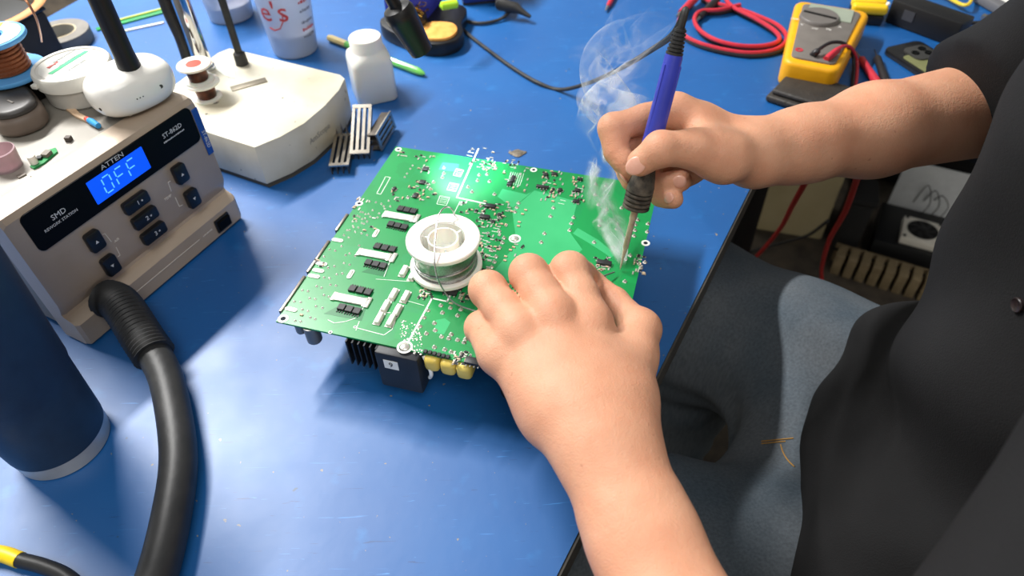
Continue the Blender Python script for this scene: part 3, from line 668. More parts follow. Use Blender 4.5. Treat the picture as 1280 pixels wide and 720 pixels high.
MB().prism([(-.013, -.004), (-.004, -.006), (.012, -.004), (.016, .002), (.010, .006), (-.002, .005), (-.012, .001)], .0, .0015).build('scrap_board', green, scr)
MB().lathe([(.0001, 0), (.0032, 0), (.0032, .0062), (.0028, .007), (.0001, .007)], (-.007, .001, .0015), 16).build('capacitor', wc, scr)
MB().box((.005, -.0005, .0030), (.0068, .0055, .003), .2).build('chip', greym, scr); MB().box((-.001, .0015, .0025), (.004, .004, .002), .5).build('chip', chip, scr)
p = P(2, 196, TOPZ+.01); pkf = Frame((p.x, p.y, TOPZ), 0)
pk = thing('plastic_pot', 'small translucent pink plastic pot at the end of the station', 'pot', pkf)
MB().lathe([(.0001, 0), (.011, 0), (.0125, .016), (.0115, .0165), (.0100, .002), (.0001, .002)], n=24).build('pot_body', mat('pink_clear', '#d9b9bf', .25, trans=.4), pk)

# ================================================================== navy tumbler
navy = mat('navy_powder_coat', '#20354f', .5, hex2='#1b2d45', scale=90, bump=.06, bscale=900)
tf_ = Frame((-.3600, .3110, 0), 0)
tb_ = thing('tumbler', 'navy blue powder coated tumbler with a bare steel base', 'tumbler', tf_)
MB().lathe([(.0001, 0), (.0325, 0), (.0347, .0012), (.0354, .016), (.0001, .016)], n=64).build('steel_base', mat('brushed_steel', '#d2cfc8', .35, .6, hex2='#c2bfb8'), tb_)
MB().lathe([(.0340, .0155), (.0358, .0158), (.0361, .018), (.0385, .070), (.0392, .082), (.0402, .084), (.0470, .205), (.0470, .207), (.0440, .207), (.0001, .200)], n=72).build('tumbler_body', navy, tb_)
MB().lathe([(.0001, .207), (.0455, .207), (.0462, .211), (.0440, .216), (.0001, .216)], n=48).build('lid', mat('clear_lid', '#2a2f36', .2), tb_)
# black and yellow cable at the bottom left
ym = mat('yellow_tape', '#f2cf1d', .4)
kp = [P(-40, 690, .006), P(0, 692, .006), P(25, 700, .006), P(55, 708, .006), P(85, 722, .006), P(110, 750, .006), P(120, 800, .006)]
ck = MB().tube(spline(kp, 8), .0052, 14).build('power_cable', hm); tag(ck, 'thick black cable with a yellow tape wrap below the tumbler', 'cable')
MB().tube(spline(kp[:3], 8), .0056, 14).build('yellow_wrap', ym, ck)

# ================================================================== microscope stand
MZ = .055
mo = P(318, 184, MZ); mf = Frame((mo.x, mo.y, 0), math.radians(62))
ms = thing('microscope_stand', 'worn cream metal microscope stand base with a chrome pillar', 'microscope stand', mf)
cream = mat('worn_cream_paint', '#e6e0cd', .5, hex2='#d2c8b0', scale=22, mixw=.6, bump=.08)
def cream_mat():
    m = bpy.data.materials.new('chipped_cream_paint'); m.use_nodes = True; nt = m.node_tree; N = nt.nodes.new; L = nt.links.new; b = nt.nodes['Principled BSDF']
    tc = N('ShaderNodeTexCoord'); n1 = N('ShaderNodeTexNoise'); n1.inputs['Scale'].default_value = 16; n1.inputs['Detail'].default_value = 6; L(tc.outputs['Object'], n1.inputs['Vector'])
    r1 = N('ShaderNodeValToRGB'); r1.color_ramp.elements[0].position = .35; r1.color_ramp.elements[1].position = .75; r1.color_ramp.elements[0].color = lin('#d9d4c3'); r1.color_ramp.elements[1].color = lin('#bfb59c'); L(n1.outputs['Fac'], r1.inputs['Fac'])
    n2 = N('ShaderNodeTexNoise'); n2.inputs['Scale'].default_value = 95; n2.inputs['Detail'].default_value = 3; L(tc.outputs['Object'], n2.inputs['Vector'])
    r2 = N('ShaderNodeValToRGB'); r2.color_ramp.elements[0].position = .70; r2.color_ramp.elements[1].position = .73; L(n2.outputs['Fac'], r2.inputs['Fac'])
    mx = N('ShaderNodeMix'); mx.data_type = 'RGBA'; mx.inputs['B'].default_value = lin('#5c5648'); L(r1.outputs['Color'], mx.inputs['A']); L(r2.outputs['Color'], mx.inputs['Factor']); L(mx.outputs['Result'], b.inputs['Base Color'])
    b.inputs['Roughness'].default_value = .45; return m
cream = cream_mat()
tops = [P(*q, MZ) for q in ((318, 184), (350, 171), (380, 154), (406, 132), (424, 112), (431, 98), (425, 93), (300, 63), (287, 60), (272, 66), (215, 108), (200, 122))]
tl = [mf.loc(v) for v in tops]
mpoly = [(v.x, v.y) for v in tl] + [(-.02, .165), (0.0, .09)]
mpoly = [(v.x, v.y) for v in tl]
q_ = mf.loc(P(262, 166, MZ)); mpoly.append((q_.x*1.9, q_.y*1.9))
MB().prism(mpoly, .006, MZ, .0012).build('base_block', cream, ms)
inset = [(x*.985+.002, y*.985+.001) for x, y in mpoly]
MB().prism(inset, 0, .0062).build('base_foot', mat('dark_foot', '#4b473e', .7), ms)
fa = P(370, 200, .03)
fv = [tl[2], tl[3]]; dd = (fv[1]-fv[0]); ang_ = math.atan2(dd.y, dd.x); mid_ = (tl[2]+tl[3])/2; nn = Vector((dd.y, -dd.x, 0)).normalized()
MB().text('AmScope', .010, Matrix.Translation((mid_.x+nn.x*.0007, mid_.y+nn.y*.0007, .030)) @ Matrix.Rotation(ang_, 4, 'Z') @ Matrix.Rotation(PI/2, 4, 'X')).build('maker_print', mat('grey_print', '#9a968c', .6), ms)
chrome = mat('chrome', '#d8d8da', .08, 1.0, hex2='#cfcfd2')
c = mf.loc(P(259, 84, MZ)); c.x -= .004
MB().lathe([(.0130, MZ), (.0130, MZ+.004), (.0108, MZ+.006), (.0108, .46), (.0001, .462)], (c.x, c.y, 0), 32).build('pillar', chrome, ms)
a = mf.loc(P(289, 112, MZ)); b = mf.loc(P(333, 100, MZ)); d = b-a
MB().box(((a.x+b.x)/2, (a.y+b.y)/2, MZ+.0006), (d.length, .011, .0012), math.atan2(d.y, d.x), .0003).build('metal_strip', mat('aged_aluminium', '#8f8777', .45, .4, hex2='#7b7364'), ms)
pp_ = [mf.loc(P(*q, MZ)) for q in ((266, 84), (292, 76), (294, 98), (281, 95))]
MB().prism([(v.x, v.y) for v in pp_], MZ, MZ+.0006).build('paper_tag', plastic_w, ms)
# dark cable bundle leaning on the pillar
wb = P(238, 82, MZ+.004)
cb = thing('cable_bundle', 'bundle of black, red and green cables beside the chrome pillar', 'cables')
e1 = P(203, -8, MZ+.09)
for k, (nm, m_, off, r) in enumerate((('black_cable', rub, (0, 0), .0075), ('red_cable', mat('red_cable', '#b5324a', .4), (.0085, -.002), .0022), ('green_cable', mat('green_cable', '#1f7f53', .4), (.0125, .003), .0020), ('black_cable', rub, (.0105, .0065), .0040))):
    o3 = Vector((off[0], off[1], 0))
    MB().tube(spline([wb+o3*.5, wb.lerp(e1, .35)+o3+Vector((.002, 0, .004)), wb.lerp(e1, .7)+o3, e1+o3, e1+(e1-wb)*.9+o3+Vector((0, 0, .05))], 6), r, 12).build(nm, m_, cb)
# gooseneck lamp: rod in the base, arch out of frame, black cup head
gl = thing('gooseneck_lamp', 'black gooseneck lamp with a cup shaped head shining on the circuit board', 'lamp')
g0 = P(303, 80, MZ); hT = PD(497, 12, .618); hB = PD(527, 64, .648)
ha = (hB-hT).normalized()
gp = [g0, g0+Vector((0, 0, .10)), g0+Vector((-.004, 0, .20)), g0+Vector((.01, -.01, .30)), g0+Vector((.06, -.03, .37)), hT+Vector((-.06, .04, .14)), hT-ha*.06, hT-ha*.02, hT]
MB().tube(spline(gp, 10), .0044, 12).build('gooseneck', rub, gl)
MB().lathe([(.0078, 0), (.0072, .014), (.0052, .016)], (g0.x, g0.y, g0.z), 16).build('socket', rub, gl)
z3 = ha; x3 = z3.cross(Vector((0, 0, 1))).normalized(); y3 = z3.cross(x3); HM = Matrix((x3, y3, z3)).transposed().to_4x4(); HM.translation = hT
hl = (hB-hT).length
MB().lathe([(.0001, -.016), (.0055, -.016), (.0058, -.004), (.0125, -.002), (.0142, .002), (.0142, .008), (.0138, .009), (.0105, hl), (.0090, hl), (.0095, hl-.004), (.0001, hl-.005)], n=36, m=HM).build('lamp_head', blk, gl)
MB().lathe([(.0001, hl-.0045), (.0088, hl-.0045), (.0088, hl-.0035), (.0001, hl-.0035)], n=24, m=HM).build('led_lens', mat('led_lens', '#eaf6ff', .2, emit='#dff2ff', es=6), gl)
sl = bpy.data.lights.new('gooseneck_spot', 'SPOT'); sl.energy = 3.2; sl.color = (.72, .93, 1.0); sl.spot_size = math.radians(46); sl.spot_blend = .8; sl.shadow_soft_size = .008
so = bpy.data.objects.new('gooseneck_spot', sl); col.objects.link(so)
sp_ = hB + ha*.003; aim = P(585, 212, PZ)-sp_; so.location = sp_; so.rotation_euler = aim.to_track_quat('-Z', 'Y').to_euler()
# little magnet wire spools on the stand
def mini_spool(fr, label, z0):
    t = thing('magnet_wire_spool', label, 'spool', Frame((fr.x, fr.y, z0), .4), 'magnet wire spools on the microscope stand')
    MB().lathe([(.0001, 0), (.0165, 0), (.0165, .002), (.0001, .002)], n=32).build('bottom_flange', plastic_w if 'red' in label else blk, t)
    MB().lathe([(.0001, .018), (.0185, .018), (.0190, .019), (.0185, .0205), (.0001, .0205)], n=36).build('top_flange', plastic_w, t)
    MB().lathe([(.0105, .002), (.0110, .004), (.0112, .016), (.0105, .018)], n=28).build('wound_copper', mat('dark_copper', '#6a3a26', .35, .5, hex2='#2d201b', scale=120), t)
    if 'red' in label: MB().lathe([(.0001, .0205), (.0085, .0205), (.0085, .0208), (.0001, .0208)], n=24).build('red_label', mat('label_red2', '#e0786a', .5), t)
    return t
m1 = P(260, 122, MZ)
mini_spool(Vector((m1.x, m1.y, 0)), 'black magnet wire spool under the red labelled one', MZ+.0002)
mini_spool(Vector((m1.x-.003, m1.y+.002, 0)), 'copper magnet wire spool with a red label on its white top', MZ+.0210)

# ================================================================== cups, bottle, pen, combs
clear = mat('frosted_plastic', '#e8ecf4', .28, trans=.55, hex2='#dfe4ee', scale=8)
liq = mat('cloudy_drink', '#f0e6e4', .4, trans=.2)
def cup(px, py, r0, r1, h, label, prints):
    c = P(px, py); f = Frame((c.x, c.y, 0), math.atan2(c.y-0, c.x-0)-PI/2+.12)
    t = thing('plastic_cup', label, 'cup', f)
    MB().lathe([(.0001, .001), (r0-.001, .001), (r0, .003), (r1, h), (r1-.0009, h), (r0-.0012, .004), (.0001, .003)], n=48).build('cup_wall', clear, t)
    MB().lathe([(.0001, .0042), (r0-.0016, .0044), (r0+(r1-r0)*.25-.0016, h*.22), (.0001, h*.22)], n=40).build('drink', liq, t)
    def onwall(txt, size, ang, z, m, nm):
        mb = MB(); mb.text(txt, size, Matrix.Identity(4), .0001); vs2 = []
        for x, y, zz in mb.v:
            zc = z+y; r = r0+(r1-r0)*zc/h+.0006+zz; a = -PI/2+ang+x/r
            vs2.append((r*math.cos(a), r*math.sin(a), zc))
        mb.v = vs2; mb.build(nm, m, t)
    if prints:
        rp = mat('red_ink', '#d0453f', .5); gp_ = mat('grey_ink', '#8d8f9a', .5)
        onwall("e's", .040, -.62, .070, rp, 'red_script')
        sw = MB(); sw.tube([((r0+(r1-r0)*zz/h+.0006)*math.cos(-PI/2+aa), (r0+(r1-r0)*zz/h+.0006)*math.sin(-PI/2+aa), zz) for aa, zz in ((-.95, .048), (-.75, .045), (-.5, .048), (-.32, .058), (-.27, .070))], .0008, 6); sw.build('red_swoosh', rp, t)
        for k, (zz, m_) in enumerate(((.092, gp_), (.078, rp), (.066, gp_), (.050, gp_), (.040, rp), (.030, gp_))):
            mb = MB(); strokes(mb, .020, .0045, Matrix.Identity(4), 40+k); v3 = []
            for x, y, zz2 in mb.v:
                zc = zz+y; r = r0+(r1-r0)*zc/h+.0004+zz2; a = -PI/2+.62+x/r; v3.append((r*math.cos(a), r*math.sin(a), zc))
            mb.v = v3; mb.build('cup_print', m_, t, kind='stuff')
    return t
cup(370, 62, .031, .043, .150, 'clear plastic cup with red script printing behind the microscope stand', True)
cup(290, 20, .033, .040, .110, 'plain frosted plastic cup standing behind the printed cup', False)
# square white bottle
bw = P(469, 118); bff = Frame((bw.x, bw.y, 0), math.radians(20))
bo = thing('plastic_bottle', 'square white plastic bottle without a cap by the metal heat sinks', 'bottle', bff)
milk = mat('milky_plastic', '#e3e3dc', .35, hex2='#d9d9d2', scale=15, sss=.3)
bb_ = MB(); secs = [(.002, .044, .008), (0, .047, .009), (.0, .0, 0)]
rings = [(.000, .0480, .008), (.002, .0515, .009), (.050, .0510, .009), (.058, .0485, .012), (.063, .0420, .0195), (.065, .0405, .0202), (.078, .0405, .0202), (.0795, .0385, .0192)]
vs_ = []; n_ = len(rrect(1, 1, .1, 5))
for z, wd, r in rings: vs_ += [(x, y, z) for x, y in rrect(wd, wd, r, 5)]
fs_ = [(j*n_+i, j*n_+(i+1) % n_, (j+1)*n_+(i+1) % n_, (j+1)*n_+i) for j in range(len(rings)-1) for i in range(n_)]
fs_ += [tuple(range(n_))[::-1], tuple((len(rings)-1)*n_+i for i in range(n_))]
bb_.add(vs_, fs_).build('bottle_body', milk, bo, ang=50)
# green see-through pen behind the bottle
a = P(411, 47, .0055); b = P(531, 92, .0055); d = b-a; pf_ = Frame((a.x, a.y, 0), math.atan2(d.y, d.x)); L_ = d.length
gp2 = thing('green_pen', 'green transparent handled tool with a tan end lying behind the white bottle', 'pen', pf_)
MB().tube([(0, 0, .0055), (.004, 0, .0055), (.036, 0, .0055)], [.0042, .0052, .0050], 8).build('tan_end', mat('tan_plastic', '#c9b479', .5), gp2)
MB().tube([(.034, 0, .0055), (L_-.012, 0, .0055), (L_-.003, 0, .0050), (L_, 0, .0045)], [.0050, .0050, .0030, .0008], 8).build('green_barrel', mat('green_clear', '#8fdc6c', .2, trans=.35, hex2='#6ccf6a'), gp2)
# slotted metal heat sinks
mt = mat('nickel_plate', '#c8c0b4', .25, .9, hex2='#a59d91', scale=70)
dm_ = mat('dull_metal', '#6f675e', .35, .8, hex2='#57504a', scale=70)
def comb(fr, label, fins, ln, tall):
    t = thing('slotted_heatsink', label, 'heatsink', fr, 'slotted metal heat sinks by the white bottle')
    wd = .0225; bwid = .0034; hh = .0125
    for s_ in (-1, 1): MB().box((0, s_*(ln/2-.0025), hh-.0008), (wd, .005, .0018)).build('end_plate', mt, t)
    for k in range(4):
        x = -wd/2+bwid/2+k*(wd-bwid)/3
        o = MB().box((x, 0, hh-.0010), (bwid, ln-.009, .0018)).build('bar', mt, t)
        MB().box((x, 0, hh/2-.0010), (.0012, ln-.002, hh-.002)).build('fin_plate', dm_, o)
        if fins: MB().add([(x-.0016, ln/2-.006, .0), (x+.0016, ln/2-.006, .0), (x+.0016, ln/2+.009, .0), (x-.0016, ln/2+.009, .0), (x, ln/2+.006, tall)], [(0, 1, 2, 3), (0, 1, 4), (1, 2, 4), (2, 3, 4), (3, 0, 4)]).build('point', dm_, t)
    return t
def combpx(p_near, p_far, label, fins, tall, tiltz=0.0, z0=.0):
    a = P(*p_near, z0); b = P(*p_far, z0); d = b-a; c = (a+b)/2
    f = Frame((c.x, c.y, z0), math.atan2(d.y, d.x)-PI/2); t = comb(f, label, fins, d.length, tall); return t
t1 = combpx((426, 218), (433, 178), 'slotted metal heat sink lying flat with four raised points', True, .024)
t2 = combpx((452, 202), (460, 160), 'slotted metal heat sink leaning over the flat one', False, .0)
t2.matrix_world = Matrix.Translation((0, 0, .0130)) @ t2.matrix_world @ Matrix.Rotation(math.radians(20), 4, 'X')
t3 = combpx((464, 190), (482, 160), 'slotted metal heat sink standing on its edge', False, 0)
t3.matrix_world = Matrix.Translation((0, 0, .0120)) @ t3.matrix_world @ Matrix.Rotation(math.radians(80), 4, 'Y')
# burn mark of old solder on the bench
sd = MB(); c = P(647, 192)
sd.prism([(.010*math.cos(a)*(1+.2*math.sin(3*a)), .0065*math.sin(a)*(1+.25*math.cos(4*a))) for a in np.linspace(0, 2*PI, 18)[:-1]], 0, .0007, .0003)
o = sd.build('solder_splash', mat('old_solder', '#8f8577', .5, .4, hex2='#5d564c', scale=300)); o.location = (c.x, c.y, .0003); tag(o, 'flat grey splash of old solder behind the circuit board', 'solder blob')

# ================================================================== iron stand and its station
isf = Frame((P(530, 50).x, P(530, 50).y, 0), math.radians(-12))
iss = thing('iron_stand', 'black soldering iron stand with a yellow sponge and brass wool', 'iron stand', isf)
hl_ = isf.loc
def ell(rx, ry, cx=0, cy=0, n=28): return [(cx+rx*math.cos(a), cy+ry*math.sin(a)) for a in np.linspace(0, 2*PI, n+1)[:-1]]
lo = [(-.062, .030), (-.064, .012), (-.052, -.008), (-.020, -.030), (.010, -.044), (.036, -.044), (.054, -.030), (.058, -.006), (.050, .020), (.038, .075), (-.055, .085)]
def closed(pts, n=5):
    q = [Vector((x, y, 0)) for x, y in pts]; k = len(q); out = []
    for i in range(k):
        p0, p1, p2, p3 = q[i-1], q[i], q[(i+1) % k], q[(i+2) % k]
        for t in (j/n for j in range(n)): v = .5*((2*p1)+(p2-p0)*t+(2*p0-5*p1+4*p2-p3)*t*t+(3*p1-p0-3*p2+p3)*t**3); out.append((v.x, v.y))
    return out
MB().prism(closed([(x*1.06, y*1.04) for x, y in lo]), 0, .020, .003).build('base', blk, iss)
MB().prism(closed([(-.004, -.010), (.002, -.032), (.024, -.040), (.046, -.034), (.054, -.012), (.042, .010), (.012, .010)]), .019, .0240, .0015).build('sponge', mat('wet_sponge', '#f0b45e', .8, hex2='#d98f3c', scale=70, bump=.4), iss)
MB().prism([(-.060, .024), (-.050, -.004), (-.020, .000), (.002, .024), (.008, .080), (-.052, .084)], .019, .060, .004).build('body', mat('purple_blue', '#3b44b4', .35), iss)
bwm = mat('brass_wool', '#b98f37', .35, .8, hex2='#4a3718', scale=260, mixw=.25, bump=.8)
bwo = MB(); rnd = random.Random(3)
for k in range(46):
    c0_ = Vector((-.014+rnd.uniform(-.015, .015), .006+rnd.uniform(-.018, .016), .038+rnd.uniform(-.008, .010)))
    r0 = rnd.uniform(.004, .008); a0 = rnd.uniform(0, 6); tl_ = rnd.uniform(-1, 1)
    bwo.tube([c0_+Vector((r0*math.cos(a0+t), r0*math.sin(a0+t), r0*tl_*math.sin(t*1.3))) for t in np.linspace(0, 4.5, 9)], .0007, 4, caps=False)
bwo.build('brass_wool', bwm, iss, kind='stuff')
MB().prism(ell(.020, .022, -.014, .004, 20), .019, .034, .002).build('wool_holder', blk, iss)
c = P(604, 10); ibf = Frame((c.x+.004, c.y+.012, 0), math.radians(8))
ib = thing('soldering_station', 'dark blue soldering station with a black cable plug', 'soldering station', ibf)
nb = mat('station_blue', '#22347f', .35, hex2='#1b2a6d')
MB().box((0, .055, .045), (.072, .11, .084), 0, .005).build('case', nb, ib)
MB().box((0, .056, .0025), (.070, .106, .004)).build('foot', rub, ib)
MB().cyl((-.008, -.001, .028), (-.008, -.006, .028), .009, .008, 20).build('knob', mat('orange_knob', '#d99a3a', .4), ib)
p1 = ibf.loc(P(617, 4, .022)); p2 = ibf.loc(P(645, 10, .018)); p3 = ibf.loc(P(663, 21, .010))
MB().tube([(.026, -.001, .024), p1.lerp(p2, .35), p2, p2.lerp(p3, .3), p3], [.0095, .0095, .0080, .0052, .0025], 14).build('cable_plug', rub, ib)
MB().tube(spline([ibf.loc(P(640, 12, .012)), ibf.loc(P(625, 24, .004)), ibf.loc(P(600, 29, .0035)), ibf.loc(P(575, 24, .0035)), ibf.loc(P(560, 16, .0035))], 6), .0024, 8).build('plug_cable', rub, ib)
a = P(550, 8, .072); b = P(573, 4, .072)
lg = MB().tube([a, a.lerp(b, .1), a.lerp(b, .9), b], [.002, .0056, .0060, .002], 14).build('lime_cap', mat('lime_plastic', '#b7ea2c', .35))
tag(lg, 'lime green marker cap in front of the blue soldering station', 'cap')

# ================================================================== the person: implicit surfaces turned into meshes
def arr(*p): return np.array(p, dtype=np.float32)
class Field:
    """signed distance on a grid; every primitive is evaluated only near itself"""
    def __init__(s, lo, hi, h):
        s.lo = np.array(lo, float); s.h = h; s.n = np.ceil((np.array(hi)-s.lo)/h).astype(int)+1
        s.ax = [(s.lo[k]+h*np.arange(s.n[k])).astype(np.float32) for k in range(3)]
    def new(s): return np.full(s.n, .04, np.float32)
    def sub(s, lo, hi):
        a = np.clip(np.floor((lo-s.lo)/s.h).astype(int), 0, s.n); b = np.clip(np.ceil((hi-s.lo)/s.h).astype(int)+1, 0, s.n)
        return tuple(slice(a[k], b[k]) for k in range(3))
    def pts(s, sl):
        return np.meshgrid(s.ax[0][sl[0]], s.ax[1][sl[1]], s.ax[2][sl[2]], indexing='ij', sparse=True)
    def cone(s, D, a, b, ra, rb, k=0.0, flat=None):
        a = np.array(a, float); b = np.array(b, float); pad = .035
        sl = s.sub(np.minimum(a, b)-max(ra, rb)-pad, np.maximum(a, b)+max(ra, rb)+pad)
        if any(q.stop <= q.start for q in sl): return
        x, y, z = s.pts(sl); ba = b-a; L = ba@ba+1e-12
        dx, dy, dz = x-a[0], y-a[1], z-a[2]
        t = np.clip((dx*ba[0]+dy*ba[1]+dz*ba[2])/L, 0, 1)
        ex, ey, ez = dx-t*ba[0], dy-t*ba[1], dz-t*ba[2]
        e2 = ex*ex+ey*ey+ez*ez
        if flat is not None:                  # (axis, factor): thinner along an axis
            ax, fa = flat; q = ex*ax[0]+ey*ax[1]+ez*ax[2]
            d = np.sqrt(e2+q*q*(1/fa**2-1))-(ra+(rb-ra)*t); d = d*np.float32((1+fa)/2)
        else: d = np.sqrt(e2)-(ra+(rb-ra)*t)
        s.mrg(D, sl, d.astype(np.float32), k)
    def ell(s, D, c, r, R=None, k=0.0):
        c = np.array(c, float); r = np.array(r, float); m = r.max()+.035; sl = s.sub(c-m, c+m)
        if any(q.stop <= q.start for q in sl): return
        x, y, z = s.pts(sl); dx, dy, dz = x-c[0], y-c[1], z-c[2]
        if R is None: R = np.eye(3)
        l = [dx*R[i][0]+dy*R[i][1]+dz*R[i][2] for i in range(3)]
        k0 = np.sqrt(sum((l[i]/r[i])**2 for i in range(3))); k1 = np.sqrt(sum((l[i]/r[i]**2)**2 for i in range(3)))+1e-6
        s.mrg(D, sl, (k0*(k0-1)/k1).astype(np.float32), k)
    @staticmethod
    def mrg(D, sl, d, k):
        o = D[sl]
        if k > 0:
            hh = np.maximum(k-np.abs(o-d), 0)/k; D[sl] = np.minimum(o, d)-hh*hh*k*.25
        else: D[sl] = np.minimum(o, d)
    def surf(s, D):
        S = D < 0; n = D.shape
        C = np.zeros((n[0]-1, n[1]-1, n[2]-1), np.uint8)
        for i in (0, 1):
            for j in (0, 1):
                for k in (0, 1): C += S[i:n[0]-1+i, j:n[1]-1+j, k:n[2]-1+k]
        act = (C > 0) & (C < 8); idx = np.argwhere(act); num = np.full(act.shape, -1, np.int32); num[act] = np.arange(len(idx))
        acc = np.zeros((len(idx), 3)); cnt = np.zeros(len(idx))
        cor = [(i, j, k) for i in (0, 1) for j in (0, 1) for k in (0, 1)]
        val = {c: D[idx[:, 0]+c[0], idx[:, 1]+c[1], idx[:, 2]+c[2]] for c in cor}
        for c in cor:
            for ax in range(3):
                if c[ax] == 0:
                    e = list(c); e[ax] = 1; e = tuple(e); v0, v1 = val[c], val[e]; m = (v0 < 0) != (v1 < 0)
                    t = v0[m]/(v0[m]-v1[m]); p = np.tile(np.array(c, float), (m.sum(), 1)); p[:, ax] += t
                    acc[m] += p; cnt[m] += 1
        V = (idx+acc/cnt[:, None])*s.h+s.lo
        F = []
        for ax in range(3):
            u, v = [(1, 2), (2, 0), (0, 1)][ax]
            sa = [slice(None)]*3; sb = [slice(None)]*3; sa[ax] = slice(0, n[ax]-1); sb[ax] = slice(1, n[ax])
            a = S[tuple(sa)]; b = S[tuple(sb)]; e = np.argwhere(a != b)
            e = e[(e[:, u] > 0) & (e[:, v] > 0) & (e[:, u] < n[u]-1) & (e[:, v] < n[v]-1)]
            if not len(e): continue
            flip = ~a[e[:, 0], e[:, 1], e[:, 2]]
            def cell(du, dv):
                q = e.copy(); q[:, u] += du; q[:, v] += dv; return num[q[:, 0], q[:, 1], q[:, 2]]
            q = np.stack([cell(-1, -1), cell(0, -1), cell(0, 0), cell(-1, 0)], 1); q[flip] = q[flip][:, ::-1]; F.append(q)
        return V, np.concatenate(F)
def relax(V, F, it=2, lam=.5):
    e = np.concatenate([F[:, [0, 1]], F[:, [1, 2]], F[:, [2, 3]], F[:, [3, 0]]]); e = np.concatenate([e, e[:, ::-1]])
    deg = np.bincount(e[:, 0], minlength=len(V))[:, None]
    for _ in range(it):
        s_ = np.stack([np.bincount(e[:, 0], weights=V[e[:, 1], k], minlength=len(V)) for k in range(3)], 1)
        V = V+lam*(s_/np.maximum(deg, 1)-V)
    return V
def mesh_np(name, VF, material, parent=None):
    V = np.concatenate([v for v, f in VF]); off = 0; Fs = []
    for v, f in VF: Fs.append(f+off); off += len(v)
    F = np.concatenate(Fs); me = bpy.data.meshes.new(name)
    me.vertices.add(len(V)); me.vertices.foreach_set('co', V.astype(np.float32).ravel())
    me.loops.add(F.size); me.loops.foreach_set('vertex_index', F.astype(np.int32).ravel())
    me.polygons.add(len(F)); me.polygons.foreach_set('loop_start', np.arange(0, F.size, 4, dtype=np.int32))
    me.polygons.foreach_set('use_smooth', np.ones(len(F), bool)); me.update(calc_edges=True); me.validate()
    me.materials.append(material); o = bpy.data.objects.new(name, me); col.objects.link(o)
    if parent is not None: o.parent = parent
    return o
W = lambda px, py, z: np.array(P(px, py, z))
def unit(v): return v/np.linalg.norm(v)

# ---- left hand: back of the hand up, fingers bent down on the board, thumb against the index finger
L = dict(el=np.array((.120, .005, .055)), wr=W(762, 570, .100),
    i0=W(738, 402, .114), i1=W(712, 339, .122), i2=W(728, 345, .096), i3=W(738, 352, .077),
    m0=W(692, 392, .122), m1=W(661, 342, .124), m2=W(670, 352, .096), m3=W(686, 366, .073),
    r0=W(648, 412, .116), r1=W(610, 362, .113), r2=W(620, 374, .086), r3=W(636, 388, .0715),
    p0=W(622, 442, .104), p1=W(602, 410, .096), p2=W(608, 420, .079), p3=W(622, 430, .0705),
    t0=W(778, 500, .098), t1=W(798, 412, .092), t2=W(768, 377, .088), t3=W(744, 354, .079))
def make_left(fl):
    D = fl.new(); k = .010
    el, wr = L['el'], L['wr']; d = unit(wr-el); upv = arr(0, 0, 1)
    fl.cone(D, el, el+(wr-el)*.45, .044, .039, .02); fl.cone(D, el+(wr-el)*.45, el+(wr-el)*.85, .039, .030, .02, ((0, 0, 1), .85))
    fl.cone(D, el+(wr-el)*.8, wr, .0305, .0275, .012, ((0, 0, 1), .78))
    fl.cone(D, wr, wr+(L['m0']-wr)*.3, .0280, .030, .012, ((0, 0, 1), .72))
    # palm
    H = fl.new()
    for q, w0, w1 in (('i', .0185, .0135), ('m', .0185, .0135), ('r', .0175, .0130), ('p', .0165, .0118)):
        b = L[q+'0']; a = wr+(b-wr)*.12; fl.cone(H, a, b-arr(0, 0, .003), w0, w1, .012)
    fl.ell(H, (L['m0']*.45+L['r0']*.2+wr*.35)-arr(0, 0, .006), (.030, .036, .018), k=.012)
    fl.ell(H, L['p0']*.6+wr*.4-arr(.000, 0, .010), (.016, .030, .017), k=.02)
    # thumb ball and web
    fl.cone(H, wr+(L['t0']-wr)*.5, L['t0'], .018, .0195, .014); fl.cone(H, L['t0'], L['t1'], .0195, .0150, .014)
    fl.cone(H, L['t0']*.4+L['t1']*.6, L['i0']*.6+wr*.4, .0130, .014, .014)
    Fg = fl.new(); ff = fl.new()
    for q, rs in (('i', (.0138, .0136, .0112, .0088)), ('m', (.0138, .0134, .0108, .0086)), ('r', (.0134, .0132, .0108, .0086)), ('p', (.0122, .0116, .0094, .0078))):
        f1 = fl.new()
        for j in range(3):
            a, b = L[q+str(j)], L[q+str(j+1)]; mid = (a+b)/2
            fl.cone(f1, a, mid, rs[j], (rs[j]+rs[j+1])/2*.985, .004); fl.cone(f1, mid, b, (rs[j]+rs[j+1])/2*.985, rs[j+1], .004)
        fl.ell(f1, L[q+'1'], (rs[1]*1.04,)*3, k=.003)
        fl.mrg(Fg, (slice(None),)*3, f1, .0014)
        fl.ell(H, L[q+'0']+arr(0, -.002, .004), (.0080, .0090, .0068), k=.012)
    fl.mrg(H, (slice(None),)*3, Fg, .0085)
    T = fl.new()
    fl.cone(T, L['t1'], L['t2'], .0136, .0106, .004); fl.cone(T, L['t2'], L['t3'], .0108, .0084, .004); fl.ell(T, L['t1']+arr(.002, 0, .001), (.0140, .0138, .0132), k=.004)
    fl.mrg(H, (slice(None),)*3, T, .006)
    fl.mrg(D, (slice(None),)*3, H, .024)
    return D
lo = np.min([v for v in L.values()], 0)-.055; hi = np.max([v for v in L.values()], 0)+.055
fl = Field(lo, hi, .0016); VL = fl.surf(make_left(fl)); VL = (relax(VL[0], VL[1], 3), VL[1])

